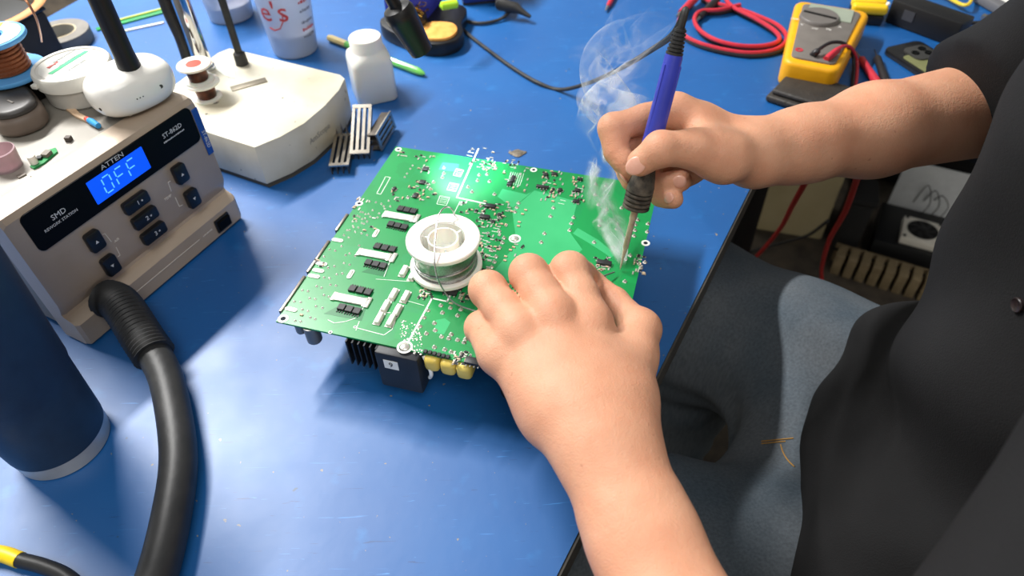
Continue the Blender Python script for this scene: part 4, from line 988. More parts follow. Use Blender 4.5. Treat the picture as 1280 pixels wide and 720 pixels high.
# ---- right hand: pen grip on the iron
A0 = np.array(TIP); AXn = np.array(AX)
def ia(px, py):                       # point of the iron's axis nearest to a pixel's line of sight
    d = np.array(ray(px, py)); c = np.array(CAM); w0 = A0-c; b = AXn@d; den = (d@d)-b*b
    s_ = (b*(d@w0)-(d@d)*(AXn@w0))/den; return A0+AXn*s_
def near(px, py, ref, push=0.0):      # the point on a pixel's ray at the distance of ref, moved nearer by push
    d = np.array(ray(px, py)); c = np.array(CAM); t = (ref-c)@np.array(CF)/(d@np.array(CF)); return c+d*t-unit(d)*push
g0 = ia(800, 212); g1_ = ia(812, 180)
R = dict(wr=near(948, 192, g1_, -.030), el=np.array(P(1216, 138, .120)))
R.update(t0=near(905, 196, g1_, -.004), t1=near(868, 186, g1_, .008), t2=near(826, 186, g1_, .017), t3=near(801, 203, g0, .018),
    i0=near(845, 138, g1_, -.026), i1=near(766, 160, g1_, -.024), i2=near(771, 190, g0, -.012), i3=near(787, 212, g0, -.008),
    m0=near(858, 150, g1_, -.040), m1=near(784, 178, g1_, -.044), m2=near(782, 205, g0, -.036), m3=near(789, 226, g0, -.016),
    r0=near(876, 172, g1_, -.050), r1=near(806, 212, g0, -.050), r2=near(818, 234, g0, -.034), r3=near(851, 226, g0, -.020),
    p0=near(893, 196, g1_, -.050), p1=near(838, 232, g0, -.050), p2=near(826, 244, g0, -.034), p3=near(842, 249, g0, -.020))
def make_right(fl):
    D = fl.new(); el, wr = R['el'], R['wr']
    fl.cone(D, el, el+(wr-el)*.5, .0435, .0365, .03); fl.cone(D, el+(wr-el)*.5, el+(wr-el)*.85, .0365, .0280, .02); fl.cone(D, el+(wr-el)*.8, wr, .0305, .0265, .012)
    H = fl.new()
    for q, w0, w1 in (('i', .0180, .0130), ('m', .0180, .0130), ('r', .0175, .0125), ('p', .0170, .0115)):
        b = R[q+'0']; fl.cone(H, wr+(b-wr)*.1, b, w0, w1, .012)
    fl.cone(H, wr+(R['t0']-wr)*.3, R['t0'], .0190, .0185, .012); fl.cone(H, R['t0'], R['t1'], .0185, .0140, .012)
    fl.cone(H, R['t0']*.5+R['t1']*.5, R['i0']*.7+wr*.3, .013, .013, .012)
    Fg = fl.new()
    for q, rs in (('i', (.0125, .0112, .0098, .0084)), ('m', (.0122, .0108, .0098, .0086)), ('r', (.0116, .0106, .0096, .0088)), ('p', (.0106, .0098, .0090, .0080))):
        f1 = fl.new()
        for j in range(3):
            a, b = R[q+str(j)], R[q+str(j+1)]; mid = (a+b)/2
            fl.cone(f1, a, mid, rs[j], (rs[j]+rs[j+1])/2*.985, .004); fl.cone(f1, mid, b, (rs[j]+rs[j+1])/2*.985, rs[j+1], .004)
        fl.ell(f1, R[q+'1'], (rs[1]*1.04,)*3, k=.003)
        fl.mrg(Fg, (slice(None),)*3, f1, .0014)
    fl.mrg(H, (slice(None),)*3, Fg, .0085)
    T = fl.new(); fl.cone(T, R['t1'], R['t2'], .0146, .0126, .004); fl.cone(T, R['t2'], R['t3'], .0126, .0106, .004); fl.ell(T, R['t2'], (.0130,)*3, k=.003)
    fl.mrg(H, (slice(None),)*3, T, .006); fl.mrg(D, (slice(None),)*3, H, .014)
    return D
lo = np.min([v for v in R.values()], 0)-.056; hi = np.max([v for v in R.values()], 0)+.056
fr_ = Field(lo, hi, .0016); VR = fr_.surf(make_right(fr_)); VR = (relax(VR[0], VR[1], 3), VR[1])

# ---- torso, legs and clothes
HIP = np.array((.450, .255, -.135)); SHC = np.array((.425, .300, .350)); tv = np.array(ET); nv = np.array(EN)
ShR = SHC+tv*.185; ShL = SHC-tv*.185
fb = Field(np.array((-.02, -.40, -.36)), np.array((.80, .80, .74)), .006); DB = fb.new()
fb.cone(DB, HIP, SHC+np.array((0, 0, -.08)), .125, .120, .05); fb.cone(DB, ShL, ShR, .060, .060, .05)
fb.cone(DB, ShR, R['el'], .050, .040, .03); fb.cone(DB, ShL, L['el'], .050, .042, .03)
NK = SHC+np.array((0, 0, .04)); HD = SHC-nv*.05+np.array((0, 0, .20))
fb.cone(DB, NK, HD-np.array((0, 0, .05)), .055, .052, .03)
Rh = np.array((-nv, tv, (0, 0, 1.)))
fb.ell(DB, HD, (.098, .076, .115), Rh, .02); fb.ell(DB, HD-nv*.045-np.array((0, 0, .075)), (.045, .042, .040), Rh, .03)
fb.ell(DB, HD-nv*.102-np.array((0, 0, .012)), (.018, .013, .026), Rh, .012)
for s_ in (-1, 1): fb.ell(DB, HD+tv*.078*s_, (.016, .010, .030), Rh, .006); fb.ell(DB, HD-nv*.085+tv*.032*s_+np.array((0, 0, .030)), (.012, .018, .008), Rh, .012)
KR = W(872, 392, -.175); KL = np.array(P(800, 690, -.180)); HR = HIP+tv*.10+np.array((0, 0, -.03)); HL = HIP-tv*.10+np.array((0, 0, -.03))
VB = fb.surf(DB); VB = (relax(VB[0], VB[1], 2), VB[1])
def skin_mat():
    m = bpy.data.materials.new('skin'); m.use_nodes = True; nt = m.node_tree; N = nt.nodes.new; Lk = nt.links.new; b = nt.nodes['Principled BSDF']
    tc = N('ShaderNodeTexCoord')
    def noise(sc, dt, v=None):
        n = N('ShaderNodeTexNoise'); n.inputs['Scale'].default_value = sc; n.inputs['Detail'].default_value = dt; Lk(tc.outputs['Object'], n.inputs['Vector']); return n
    r = N('ShaderNodeValToRGB'); e = r.color_ramp.elements; e[0].position = .3; e[0].color = lin('#d8a384'); e[1].position = .7; e[1].color = lin('#cc9172')
    Lk(noise(28, 4).outputs['Fac'], r.inputs['Fac'])
    r2 = N('ShaderNodeValToRGB'); r2.color_ramp.elements[0].position = .76; r2.color_ramp.elements[1].position = .82; Lk(noise(230, 1).outputs['Fac'], r2.inputs['Fac'])
    mx = N('ShaderNodeMix'); mx.data_type = 'RGBA'; mx.inputs['B'].default_value = lin('#bf8466'); Lk(r.outputs['Color'], mx.inputs['A']); Lk(r2.outputs['Color'], mx.inputs['Factor'])
    Lk(mx.outputs['Result'], b.inputs['Base Color'])
    b.inputs['Roughness'].default_value = .52; b.inputs['Specular IOR Level'].default_value = .35
    b.inputs['Subsurface Weight'].default_value = .25; b.inputs['Subsurface Radius'].default_value = (1, .35, .2); b.inputs['Subsurface Scale'].default_value = .004
    bp = N('ShaderNodeBump'); bp.inputs['Strength'].default_value = .3; bp.inputs['Distance'].default_value = .0013
    ad = N('ShaderNodeMath'); ad.operation = 'ADD'; Lk(noise(260, 5).outputs['Fac'], ad.inputs[0]); Lk(noise(900, 2).outputs['Fac'], ad.inputs[1])
    Lk(ad.outputs[0], bp.inputs['Height']); Lk(bp.outputs['Normal'], b.inputs['Normal']); return m
skin = skin_mat()
person = mesh_np('person', [VL, VR, VB], skin)
tag(person, 'person in a black short sleeved shirt and jeans soldering on the green circuit board', 'person')

# jeans
fj = Field(np.array((-.06, -.20, -.80)), np.array((.72, .86, -.02)), .006); DJ = fj.new()
fj.cone(DJ, HR, KR, .112, .090, .04); fj.cone(DJ, HL, KL, .112, .090, .04); fj.cone(DJ, HL, HR, .125, .125, .05); fj.cone(DJ, HIP, HIP+np.array((0, 0, .05)), .13, .125, .04)
fj.cone(DJ, HR-nv*.17-np.array((0, 0, .03)), HL-nv*.17-np.array((0, 0, .03)), .090, .090, .05)
AR = np.array((KR[0]-.02, KR[1], -.70)); AL = np.array((KL[0]+.0, KL[1], -.70))
fj.cone(DJ, KR, AR, .085, .060, .03); fj.cone(DJ, KL, AL, .085, .060, .03)
x, y, z = np.meshgrid(*fj.ax, indexing='ij', sparse=True)
cr = np.array((HIP*.55+(KR+KL)*.225)); 
DJ += (.0040*np.sin(55*(x*.6+y*.8)+9*np.sin(14*z))*np.exp(-((x-.33)**2+(y-.42)**2)/.020) + .0025*np.sin(30*(x-y)+20*z)).astype(np.float32)
VJ = fj.surf(DJ); VJ = (relax(VJ[0], VJ[1], 3), VJ[1])
def denim_mat():
    m = bpy.data.materials.new('denim'); m.use_nodes = True; nt = m.node_tree; N = nt.nodes.new; Lk = nt.links.new; b = nt.nodes['Principled BSDF']
    tc = N('ShaderNodeTexCoord'); n = N('ShaderNodeTexNoise'); n.inputs['Scale'].default_value = 9; n.inputs['Detail'].default_value = 5; Lk(tc.outputs['Object'], n.inputs['Vector'])
    r = N('ShaderNodeValToRGB'); e = r.color_ramp.elements; e[0].position = .3; e[0].color = lin('#757a7f'); e[1].position = .7; e[1].color = lin('#56636e'); Lk(n.outputs['Fac'], r.inputs['Fac'])
    mp = N('ShaderNodeMapping'); mp.inputs['Scale'].default_value = (420, 420, 60); Lk(tc.outputs['Object'], mp.inputs[0]); n2 = N('ShaderNodeTexNoise'); n2.inputs['Scale'].default_value = 1; Lk(mp.outputs[0], n2.inputs['Vector'])
    mx = N('ShaderNodeMix'); mx.data_type = 'RGBA'; mx.blend_type = 'MULTIPLY'; mx.inputs['Factor'].default_value = .55; Lk(r.outputs['Color'], mx.inputs['A']); Lk(n2.outputs['Fac'], mx.inputs['B']); Lk(mx.outputs['Result'], b.inputs['Base Color'])
    b.inputs['Roughness'].default_value = .9; b.inputs['Specular IOR Level'].default_value = .15
    bp = N('ShaderNodeBump'); bp.inputs['Strength'].default_value = .4; bp.inputs['Distance'].default_value = .001; Lk(n2.outputs['Fac'], bp.inputs['Height']); Lk(bp.outputs['Normal'], b.inputs['Normal']); return m
jeans = mesh_np('jeans', [VJ], denim_mat(), person); jeans['label'] = 'faded blue denim jeans'
# shirt
fs = Field(np.array((.10, -.25, -.22)), np.array((.80, .72, .46)), .005); DS = fs.new()
fs.cone(DS, HIP+np.array((0, 0, .03)), SHC+np.array((0, 0, -.10)), .165, .140, .05); fs.cone(DS, ShL, ShR, .078, .078, .06)
fs.cone(DS, HIP-nv*.075+tv*.06+np.array((0, 0, .02)), HIP-nv*.05-tv*.10+np.array((0, 0, .02)), .115, .115, .05)
fs.cone(DS, W(1150, 470, -.075), W(1082, 720, -.085), .060, .060, .05)
SL = fs.new(); fs.cone(SL, ShR, R['el']+unit(R['el']-ShR)*.03, .084, .055, .0); fs.cone(SL, R['el'], R['el']+(R['wr']-R['el'])*.16, .055, .052, .03); fs.cone(SL, ShL, L['el'], .082, .066, .0)
x, y, z = np.meshgrid(*fs.ax, indexing='ij', sparse=True)
u_ = x*tv[0]+y*tv[1]; w_ = x*nv[0]+y*nv[1]
for a_, b_, cut in ((ShR, R['el'], .85), (ShL, L['el'], .62)):
    ax_ = unit(b_-a_); pc_ = a_+(b_-a_)*cut; pl = (x-pc_[0])*ax_[0]+(y-pc_[1])*ax_[1]+(z-pc_[2])*ax_[2]
    if cut > .8: ax_ = unit(unit(b_-a_)*.5+unit(R['wr']-b_)*.8); pc_ = R['el']+(R['wr']-R['el'])*.05; pl = (x-pc_[0])*ax_[0]+(y-pc_[1])*ax_[1]+(z-pc_[2])*ax_[2]
    nearm = (x-pc_[0])**2+(y-pc_[1])**2+(z-pc_[2])**2 < .15**2
    SL = np.where(nearm, np.maximum(SL, pl), SL)
fs.mrg(DS, (slice(None),)*3, SL.astype(np.float32), .03)
DS += (.0050*np.sin(34*u_+26*z+3*np.sin(9*z)) + .0026*np.sin(38*z-22*u_+2.0*np.sin(12*u_)) + .0008*np.sin(80*u_+40*z)).astype(np.float32)
VS = fs.surf(DS); VS = (relax(VS[0], VS[1], 3), VS[1])
shirt_m = mat('black_cotton', '#1b1b1c', .85, hex2='#222223', scale=12, spec=.2, bump=.25, bscale=900)
shirt = mesh_np('shirt', [VS], shirt_m, person); shirt['label'] = 'black short sleeved work shirt'

# fingernails of the right hand, hair, shoes
nail_m = mat('fingernail', '#dca28c', .3, hex2='#e3b19c', scale=200, coat=.2)
def nail(c, axis, nrm_, rx, ry):
    a_ = unit(axis); n_ = unit(nrm_-a_*(nrm_@a_)); s_ = np.cross(n_, a_); m_ = Matrix((Vector(s_), Vector(a_), Vector(n_))).transposed().to_4x4(); m_.translation = Vector(c)
    MB().sphere((0, 0, 0), (rx, ry, .0016), m=m_, u=18, v=10).build('fingernail', nail_m, person)
def outw(p):
    q = A0+AXn*((p-A0)@AXn); return unit(p-q)
toC = lambda p: unit(np.array(CAM)-p)
for q, rr, w0, w1, rx, ry in (('t', .0106, .55, .9, .0066, .0082), ('i', .0084, 1.0, .15, .0048, .0062), ('r', .0088, .2, 1.0, .0050, .0060), ('p', .0080, .0, 1.0, .0046, .0054)):
    tip = R[q+'3']; ax_ = unit(tip-R[q+'2']); nn_ = unit(outw(tip)*w0+toC(tip)*w1); nn_ = unit(nn_-ax_*(nn_@ax_))
    nail(tip+nn_*(rr-.0010)+ax_*.0018, ax_, nn_, rx, ry)
hr = MB(); rot_ = Matrix((Vector(-nv), Vector(tv), Vector((0, 0, 1)))).transposed().to_4x4()
vs_ = []; fs_ = []
for j in range(13):
    ph_ = -.25+(PI/2+.25)*j/12
    for i in range(28):
        th = 2*PI*i/28; fwd = math.cos(th); ph2 = ph_+(.45*max(0, fwd)*(1-j/12))
        vs_.append((.105*math.cos(ph2)*math.cos(th)-.006, .083*math.cos(ph2)*math.sin(th), .122*math.sin(ph2)+.006))
for j in range(12):
    for i in range(28): fs_.append((j*28+i, j*28+(i+1) % 28, (j+1)*28+(i+1) % 28, (j+1)*28+i))
hm_ = Matrix.Translation(Vector(HD)) @ rot_
hr.add(vs_, fs_, hm_).build('hair', mat('brown_hair', '#3b2a1e', .7, hex2='#2a1d14', scale=200, bump=.6), person, ang=80)
for A_ in (AR, AL):
    fd = -nv; m_ = Matrix((Vector(fd), Vector(np.cross((0, 0, 1), fd)), Vector((0, 0, 1)))).transposed().to_4x4(); m_.translation = Vector((A_[0], A_[1], -.75))
    s_ = MB().prism([(-.08, -.035), (.05, -.045), (.14, -.045), (.185, -.02), (.185, .02), (.14, .045), (.05, .045), (-.08, .035)], 0, .085, .03, m=m_, seg=3).build('shoe', lea_ if 'lea_' in globals() else mat('black_leather', '#2b2825', .55, hex2='#383430', scale=60, bump=.4), person)

# stitching and button laid on the cloth where the line of sight meets it
from mathutils.bvhtree import BVHTree
def bvh(o): return BVHTree.FromPolygons([v.co.copy() for v in o.data.vertices], [tuple(p.vertices) for p in o.data.polygons])
bj, bs_ = bvh(jeans), bvh(shirt)
def hit(t, px, py, lift=.0006):
    h_ = t.ray_cast(CAM, ray(px, py).normalized()); return (h_[0]+h_[1]*lift, h_[1]) if h_[0] is not None else (None, None)
stm = mat('orange_thread', '#b98a3c', .7)
for ln_ in ([(952, 552), (962, 551), (972, 550), (982, 549), (992, 548)], [(952, 555), (962, 554), (972, 553), (982, 552)], [(976, 556), (979, 566), (985, 576), (993, 584)]):
    pts = [hit(bj, *q)[0] for q in ln_]; pts = [p_ for p_ in pts if p_ is not None]
    if len(pts) > 2: MB().tube(spline(pts, 5), .0006, 6).build('stitching', stm, jeans)
for q in ((1274, 381),):
    p_, n_ = hit(bs_, *q, .0008)
    if p_ is not None:
        m_ = n_.to_track_quat('Z', 'Y').to_matrix().to_4x4(); m_.translation = p_
        MB().lathe([(.0001, .0008), (.0032, .0008), (.0040, .0014), (.0044, .0010), (.0044, -.001), (.0001, -.001)], n=20, m=m_).build('button', mat('dark_button', '#2b2222', .35), shirt)

# ================================================================== things at the back right of the bench
red_i = mat('red_insulation', '#c7303f', .4, hex2='#b3283a', scale=60); blk_i = mat('black_insulation', '#232023', .45)
yel = mat('holster_yellow', '#f0ad0e', .45, hex2='#e6a20a'); gface = mat('meter_grey', '#77716b', .5, hex2='#6d6762')
mb0 = P(1012, 88, .03); mfm = Frame((mb0.x, mb0.y, 0), math.radians(-27))
mm = thing('multimeter', 'yellow and grey digital multimeter with a rotary dial', 'multimeter', mfm)
def trap(w0, w1, ln, r, y0=0.0):
    out = []
    for cx, cy, a0 in ((w1/2-r, y0+ln-r, 0), (-w1/2+r, y0+ln-r, PI/2), (-w0/2+r, y0+r, PI), (w0/2-r, y0+r, 1.5*PI)):
        for k in range(6): a = a0+PI/2*k/5; out.append((cx+r*math.cos(a), cy+r*math.sin(a)))
    return out
MB().prism(trap(.070, .098, .185, .014), 0, .036, .006, seg=3).build('holster', yel, mm)
fc = MB().prism(trap(.054, .076, .160, .008, .011), .034, .0385, .0012).build('face', gface, mm)
dp = mfm.at(1024, 22, .04)
dl = MB().lathe([(.0001, .0055), (.0240, .0055), (.0250, .0045), (.0258, .001), (.0258, 0), (.0001, 0)], (dp.x, dp.y, .038), 36).build('dial', mat('dial_grey', '#6f6a66', .45), mm)
MB().box((dp.x, dp.y, .0440), (.044, .0034, .0022), math.radians(-10), .0006).build('dial_pointer', blk, dl)
MB().box((0, .150, .0392), (.058, .040, .0012)).build('screen', mat('lcd_grey', '#9aa392', .3), fc)
pm = mat('meter_print', '#e9e6e0', .6)
for k, s_ in enumerate(('OFF', 'V', 'mV', 'Hz', 'A', 'mA', 'V')):
    a = math.radians(205+k*32); MB().text(s_, .0062, Matrix.Translation((dp.x+.0325*math.cos(a), dp.y+.0315*math.sin(a), .0386))).build('dial_print', pm, fc)
for k, (x, y, m_) in enumerate(((999, 62, red_i), (1017, 68, blk_i), (1034, 73, red_i))):
    j = mfm.at(x, y, .039); MB().lathe([(.0022, 0), (.0048, 0), (.0048, .0008), (.0022, .0008)], (j.x, j.y, .0384), 20, close=True).build('jack', m_, fc)
tl1 = thing('meter_lead', 'black test lead plugged into the multimeter', 'test lead'); tl2 = thing('meter_lead', 'red test lead plugged into the multimeter', 'test lead')
for t, m_, pts, plug in ((tl1, blk_i, [(1017, 68, .043), (1026, 60, .047), (1040, 53, .050), (1056, 55, .045), (1066, 70, .02), (1067, 90, .006), (1065, 112, .004), (1062, 140, .004)], ((1016, 69, .0400), (1024, 62, .047))),
                         (tl2, red_i, [(1034, 73, .043), (1044, 64, .047), (1054, 58, .046), (1064, 60, .035), (1071, 76, .012), (1071, 95, .005), (1068, 115, .004), (1064, 140, .004)], ((1033, 74, .0400), (1050, 60, .047)))):
    MB().tube(spline([P(*q) for q in pts], 6), .0022, 8).build('wire', m_, t)
    a, b = P(*plug[0]), P(*plug[1]); MB().tube([a, a.lerp(b, .2), a.lerp(b, .8), b], [.0036, .0046, .0040, .0026], 12).build('plug', m_, t)
for nm, lab, m_, a, b in (('red', 'red test probe lying beside the multimeter', red_i, (1070, 64, .006), (1094, 100, .006)), ('black', 'black test probe lying beside the red probe', blk_i, (1093, 62, .005), (1106, 100, .006))):
    t = thing('test_probe', lab, 'test probe', None, 'test probes beside the multimeter'); A_, B_ = P(*a), P(*b)
    MB().tube([A_.lerp(B_, .25), A_.lerp(B_, .3), A_.lerp(B_, .6), B_, B_+(B_-A_)*.4], [.0025, .0050, .0046, .0055, .0050], 12).build('handle', m_, t)
    MB().tube([A_, A_.lerp(B_, .28)], [.0006, .0012], 8).build('needle', steel if nm == 'red' else blk_i, t)
yc = P(1082, 25); yf = Frame((yc.x, yc.y, 0), math.radians(-18))
cl = thing('yellow_clamp', 'yellow plastic clamp with a black jaw beside the multimeter', 'clamp', yf)
for dy in (-.012, .008): MB().box((-.002, dy, .022), (.048, .015, .014), .05, .005, 3).build('jaw', mat('clamp_yellow', '#f4c81a', .4), cl)
MB().box((-.006, .030, .024), (.034, .026, .020), .1, .004).build('grey_block', gface, cl); MB().box((-.002, .004, .0075), (.044, .044, .015), 0, .003).build('lower_jaw', blk, cl)
for q in ((.020, -.010), (.016, .026)): MB().sphere((q[0], q[1], .030), .0030, u=12, v=8).build('rivet', plastic_w, cl)
a = P(1105, 28); b = P(1190, 60); d = b-a; L_ = d.length; kf = Frame((a.x, a.y, 0), math.atan2(d.y, d.x))
pbx = thing('power_adapter', 'long black power adapter box behind the olive phone', 'power adapter', kf)
MB().box((L_/2, .017, .0175), (L_, .034, .034), 0, .0025).build('adapter_body', mat('matt_black', '#151516', .5), pbx)
MB().box((.030, -.0006, .020), (.016, .0004, .014)).build('grey_label', mat('dim_label', '#3f3f42', .5), pbx)
MB().tube(spline([(L_*.7, .034, .018), (L_*.72, .05, .02), (L_*.8, .06, .01), (L_*.9, .09, .004)], 6), .003, 8).build('adapter_cord', rub, pbx)
wr_ = [P(1165, -14, .012), P(1185, -3, .006), P(1203, 6, .010), P(1212, 4, .012), P(1216, -6, .01)]
yw = MB().tube(spline(wr_, 6), .0026, 8).build('yellow_wire', mat('wire_yellow', '#e8c832', .4)); tag(yw, 'short yellow wire behind the black power adapter', 'wire')
a = P(1222, -6, .008); b = P(1254, 12, .008); d = b-a; gfr = Frame((a.x, a.y, 0), math.atan2(d.y, d.x))
ga = thing('inline_adapter', 'slim grey inline adapter with a black cord near the white wall', 'adapter', gfr); MB().box((d.length/2, 0, .008), (d.length, .018, .014), 0, .003).build('adapter_body', mat('mid_grey', '#6d6d70', .5), ga)
MB().tube(spline([(d.length, 0, .008), gfr.loc(P(1266, 22, .006)), gfr.loc(P(1285, 36, .004)), gfr.loc(P(1310, 52, .004))], 6), .0026, 8).build('cord', rub, ga)
a = P(1233, 22, .006); b = P(1252, 28, .006); d = b-a; cfr = Frame((a.x, a.y, 0), math.atan2(d.y, d.x))
kc = thing('cable_connector', 'small black cable connector beside the grey inline adapter', 'connector', cfr); MB().box((d.length/2, 0, .0062), (d.length, .013, .010), 0, .002).build('shell', blk, kc)
MB().box((-.002, 0, .0062), (.008, .009, .005)).build('metal_mouth', steel, kc)
MB().tube(spline([(d.length, 0, .006), cfr.loc(P(1266, 29, .005)), cfr.loc(P(1285, 37, .004)), cfr.loc(P(1310, 46, .004))], 6), .0024, 8).build('cord', rub, kc)
a = P(1107, 58, .009); b = P(1141, 46, .009); c_ = P(1187, 74, .009); ax_ = (c_-b).normalized(); wd = .060
phf = Frame((a.x, a.y, 0), math.atan2(ax_.y, ax_.x))
ph = thing('phone', 'olive green phone in a black case lying by the forearm', 'phone', phf)
MB().prism(rrect(.132, wd, .010, 5, .066, wd/2-.004), 0, .0085, .002).build('phone_case', blk, ph)
MB().prism(rrect(.098, wd-.007, .006, 5, .080, wd/2-.004), .0080, .0100, .0008).build('olive_back', mat('olive', '#77784f', .5, hex2='#6d6f49'), ph)
cbp = MB().prism(rrect(.034, .036, .009, 5, .034, wd/2-.002), .0082, .0122, .001).build('camera_bump', mat('graphite', '#3a3937', .4), ph)
for q in ((.028, .034), (.040, .034), (.034, .018)): MB().lathe([(.0001, .0128), (.0040, .0128), (.0048, .0134), (.0050, .0118), (.0001, .0118)], (q[0], q[1], 0), 18).build('lens', blackp, cbp)
a = P(974, 130, .0); b = P(985, 99, .0); c_ = P(1045, 118, .0); dx_ = (c_-b).normalized(); wf = Frame((b.x, b.y, 0), math.atan2(dx_.y, dx_.x))
wl_ = thing('leather_wallet', 'folded black leather wallet between the multimeter and the forearm', 'wallet', wf); lea = mat('black_leather', '#2b2825', .55, hex2='#383430', scale=60, bump=.4)
MB().box((.048, -.034, .0050), (.098, .070, .0085), 0, .003, 3).build('lower_flap', lea, wl_); MB().box((.050, -.031, .0125), (.096, .062, .0070), .03, .003, 3).build('upper_flap', lea, wl_)
# coiled banana leads
o1 = [(876, -4), (890, 3), (920, 10), (950, 21), (974, 33), (983, 48), (971, 61), (940, 66), (905, 62), (872, 53), (853, 42), (849, 28), (853, 14), (864, 2)]
i1_ = [(905, -6), (915, 8), (946, 24), (970, 40), (973, 51), (955, 57), (925, 57), (895, 50), (875, 38), (868, 24), (876, 14), (900, 12), (925, 6)]
cr_ = thing('test_lead_coil', 'red test lead with a clip coiled on the bench behind the iron', 'test lead'); ck_ = thing('test_lead_coil', 'black test lead coiled together with the red one', 'test lead')
for k, pts in enumerate((o1, i1_)):
    MB().tube(spline([P(x, y, .0062+.004*k) for x, y in pts], 6), .0030, 8).build('wire', red_i, cr_)
    MB().tube(spline([P(x+1.5, y+4.0, .0032) for x, y in pts], 6), .0028, 8).build('wire', blk_i, ck_)
for t, m_, a, b in ((cr_, red_i, (867, 0, .012), (851, 16, .010)), (ck_, blk_i, (888, 8, .007), (874, 22, .006))):
    A_, B_ = P(*a), P(*b); MB().tube([A_+(A_-B_)*.6, A_, B_], [.0055, .0060, .0048], 12).build('clip_sleeve', m_, t); MB().tube([B_, B_+(B_-A_)*.28], [.0032, .0020], 10).build('clip_tip', steel, t)
A_, B_ = P(757, 13, .004), P(766, -3, .004); rc_ = thing('red_clip', 'small red clip with a metal jaw lying at the back of the bench', 'clip')
MB().tube([A_.lerp(B_, .3), A_.lerp(B_, .5), B_+(B_-A_)*.3], [.0026, .0040, .0036], 10).build('sleeve', red_i, rc_); MB().tube([A_, A_.lerp(B_, .35)], [.0012, .0028], 8).build('jaw', steel, rc_)

# ================================================================== back left of the bench
c = P(75, 44, .012); o = thing('tape_roll', 'roll of grey tape lying on the bench behind the flux tub', 'tape', Frame((c.x, c.y, 0), 0))
MB().lathe([(.0245, 0), (.0415, 0), (.0420, .001), (.0420, .017), (.0415, .018), (.0245, .018)], n=48, close=True).build('tape', mat('grey_tape', '#7c7872', .6, hex2='#6c6862'), o)
MB().lathe([(.0225, 0), (.0246, 0), (.0246, .0184), (.0225, .0184)], n=40, close=True).build('core', mat('kraft_core', '#b7a98c', .8), o)
for lab, m_, a, b, wdt in (('green strip of circuit board lying behind the desk lamp', green, (121, 38), (214, 13), .010), ('yellow green wire strip lying along the green board strip', mat('lime_strip', '#b9c94a', .5), (138, 29), (214, 9), .004), ('thin white stick lying in front of the green board strip', plastic_w, (150, 41), (206, 29), .004)):
    A_, B_ = P(*a), P(*b); d = B_-A_; s_ = MB().prism([(0, -wdt/2), (d.length*.95, -wdt/2), (d.length, 0), (d.length*.97, wdt/2), (0, wdt/2)], 0, .0022, .0004).build('strip', m_)
    s_.matrix_world = Matrix.Translation((A_.x, A_.y, 0.0002)) @ Matrix.Rotation(math.atan2(d.y, d.x), 4, 'Z'); tag(s_, lab, 'strip')
c = P(6, 14, .10); kf = Frame((c.x-.06, c.y-.02, 0), SYAW); ec = thing('equipment_case', 'black equipment case standing behind the copper wire spool', 'case', kf)
MB().box((0, 0, .049), (.15, .16, .096), 0, .006).build('case_body', mat('case_dark', '#2a2624', .6, hex2='#211e1c'), ec); MB().box((0, 0, .0985), (.152, .162, .004), 0, .0015).build('case_lid', blk, ec)
st_p = [P(-30, 42, .1035), P(0, 33, .1035), P(22, 24, .1035), P(40, 13, .1035), P(50, 2, .1035), P(52, -12, .1035)]
osb = MB().tube(spline(st_p, 6), .0070, 10, flat=.35).build('orange_strap', mat('tan_strap', '#d3935f', .6, hex2='#c5854f')); osb.location.z = .0005; tag(osb, 'tan orange strap lying on the black equipment case', 'strap')
c = P(62, 0, -.75); kf = Frame((c.x-.05, c.y+.35, -.75), .3); kk = thing('floor_bin', 'grey storage bin standing on the floor past the bench end', 'bin', kf)
bnm = mat('bin_grey', '#8c8a86', .6)
for x, y, sx, sy in ((0, -.148, .40, .006), (0, .148, .40, .006), (-.197, 0, .006, .29), (.197, 0, .006, .29)): MB().box((x, y, .15), (sx, sy, .296), 0, .001).build('bin_side', bnm, kk)
MB().box((0, 0, .004), (.388, .29, .006)).build('bin_floor', bnm, kk)

# ================================================================== on the floor under the bench
def fl_fr(px, py, yaw): c = P(px, py, -.75); return Frame((c.x, c.y, -.75), yaw)
bxm = mat('carton_tan', '#c6b78f', .8, hex2='#b6a67e', scale=12)
bf2 = fl_fr(985, 300, math.radians(-18)); cart = thing('carton', 'tan cardboard carton under the bench behind the red cables', 'carton', bf2)
MB().box((-.02, .10, .105), (.20, .16, .208), 0, .004).build('carton_body', bxm, cart)
for s_ in (-1, 1): MB().box((-.02+s_*.052, .10, .2105), (.098, .164, .003), 0, .001).build('carton_flap', bxm, cart)
pf2 = fl_fr(1128, 332, math.radians(-28)); psu = thing('power_supply', 'open white power supply box with a square cooling fan on the floor', 'power supply', pf2)
MB().box((0, .06, .035), (.17, .16, .068), 0, .003).build('lower_case', mat('case_black', '#19191a', .5), psu)
MB().box((.01, .142, .13), (.165, .004, .14), 0, .001).build('white_panel', mat('white_panel', '#eef0f2', .5), psu)
fan = MB(); fan.box((.010, .035, .080), (.088, .088, .022), 0, .004); fan.build('fan_frame', mat('fan_white', '#e2dccf', .5), psu)
fh = MB().lathe([(.0001, .0915), (.034, .0915), (.0345, .0925), (.0001, .0925)], (.010, .035, 0), 32).build('fan_opening', mat('fan_dark', '#0e0e0e', .8), psu)
for k in range(7):
    a = k*2*PI/7; MB().box((.010+.020*math.cos(a), .035+.020*math.sin(a), .0935), (.022, .009, .0012), a+.4).build('blade', mat('blade_dark', '#1c1c1d', .5), fh)
MB().lathe([(.0001, .097), (.010, .096), (.011, .0925), (.0001, .0925)], (.010, .035, 0), 20).build('fan_hub', blk, fh)
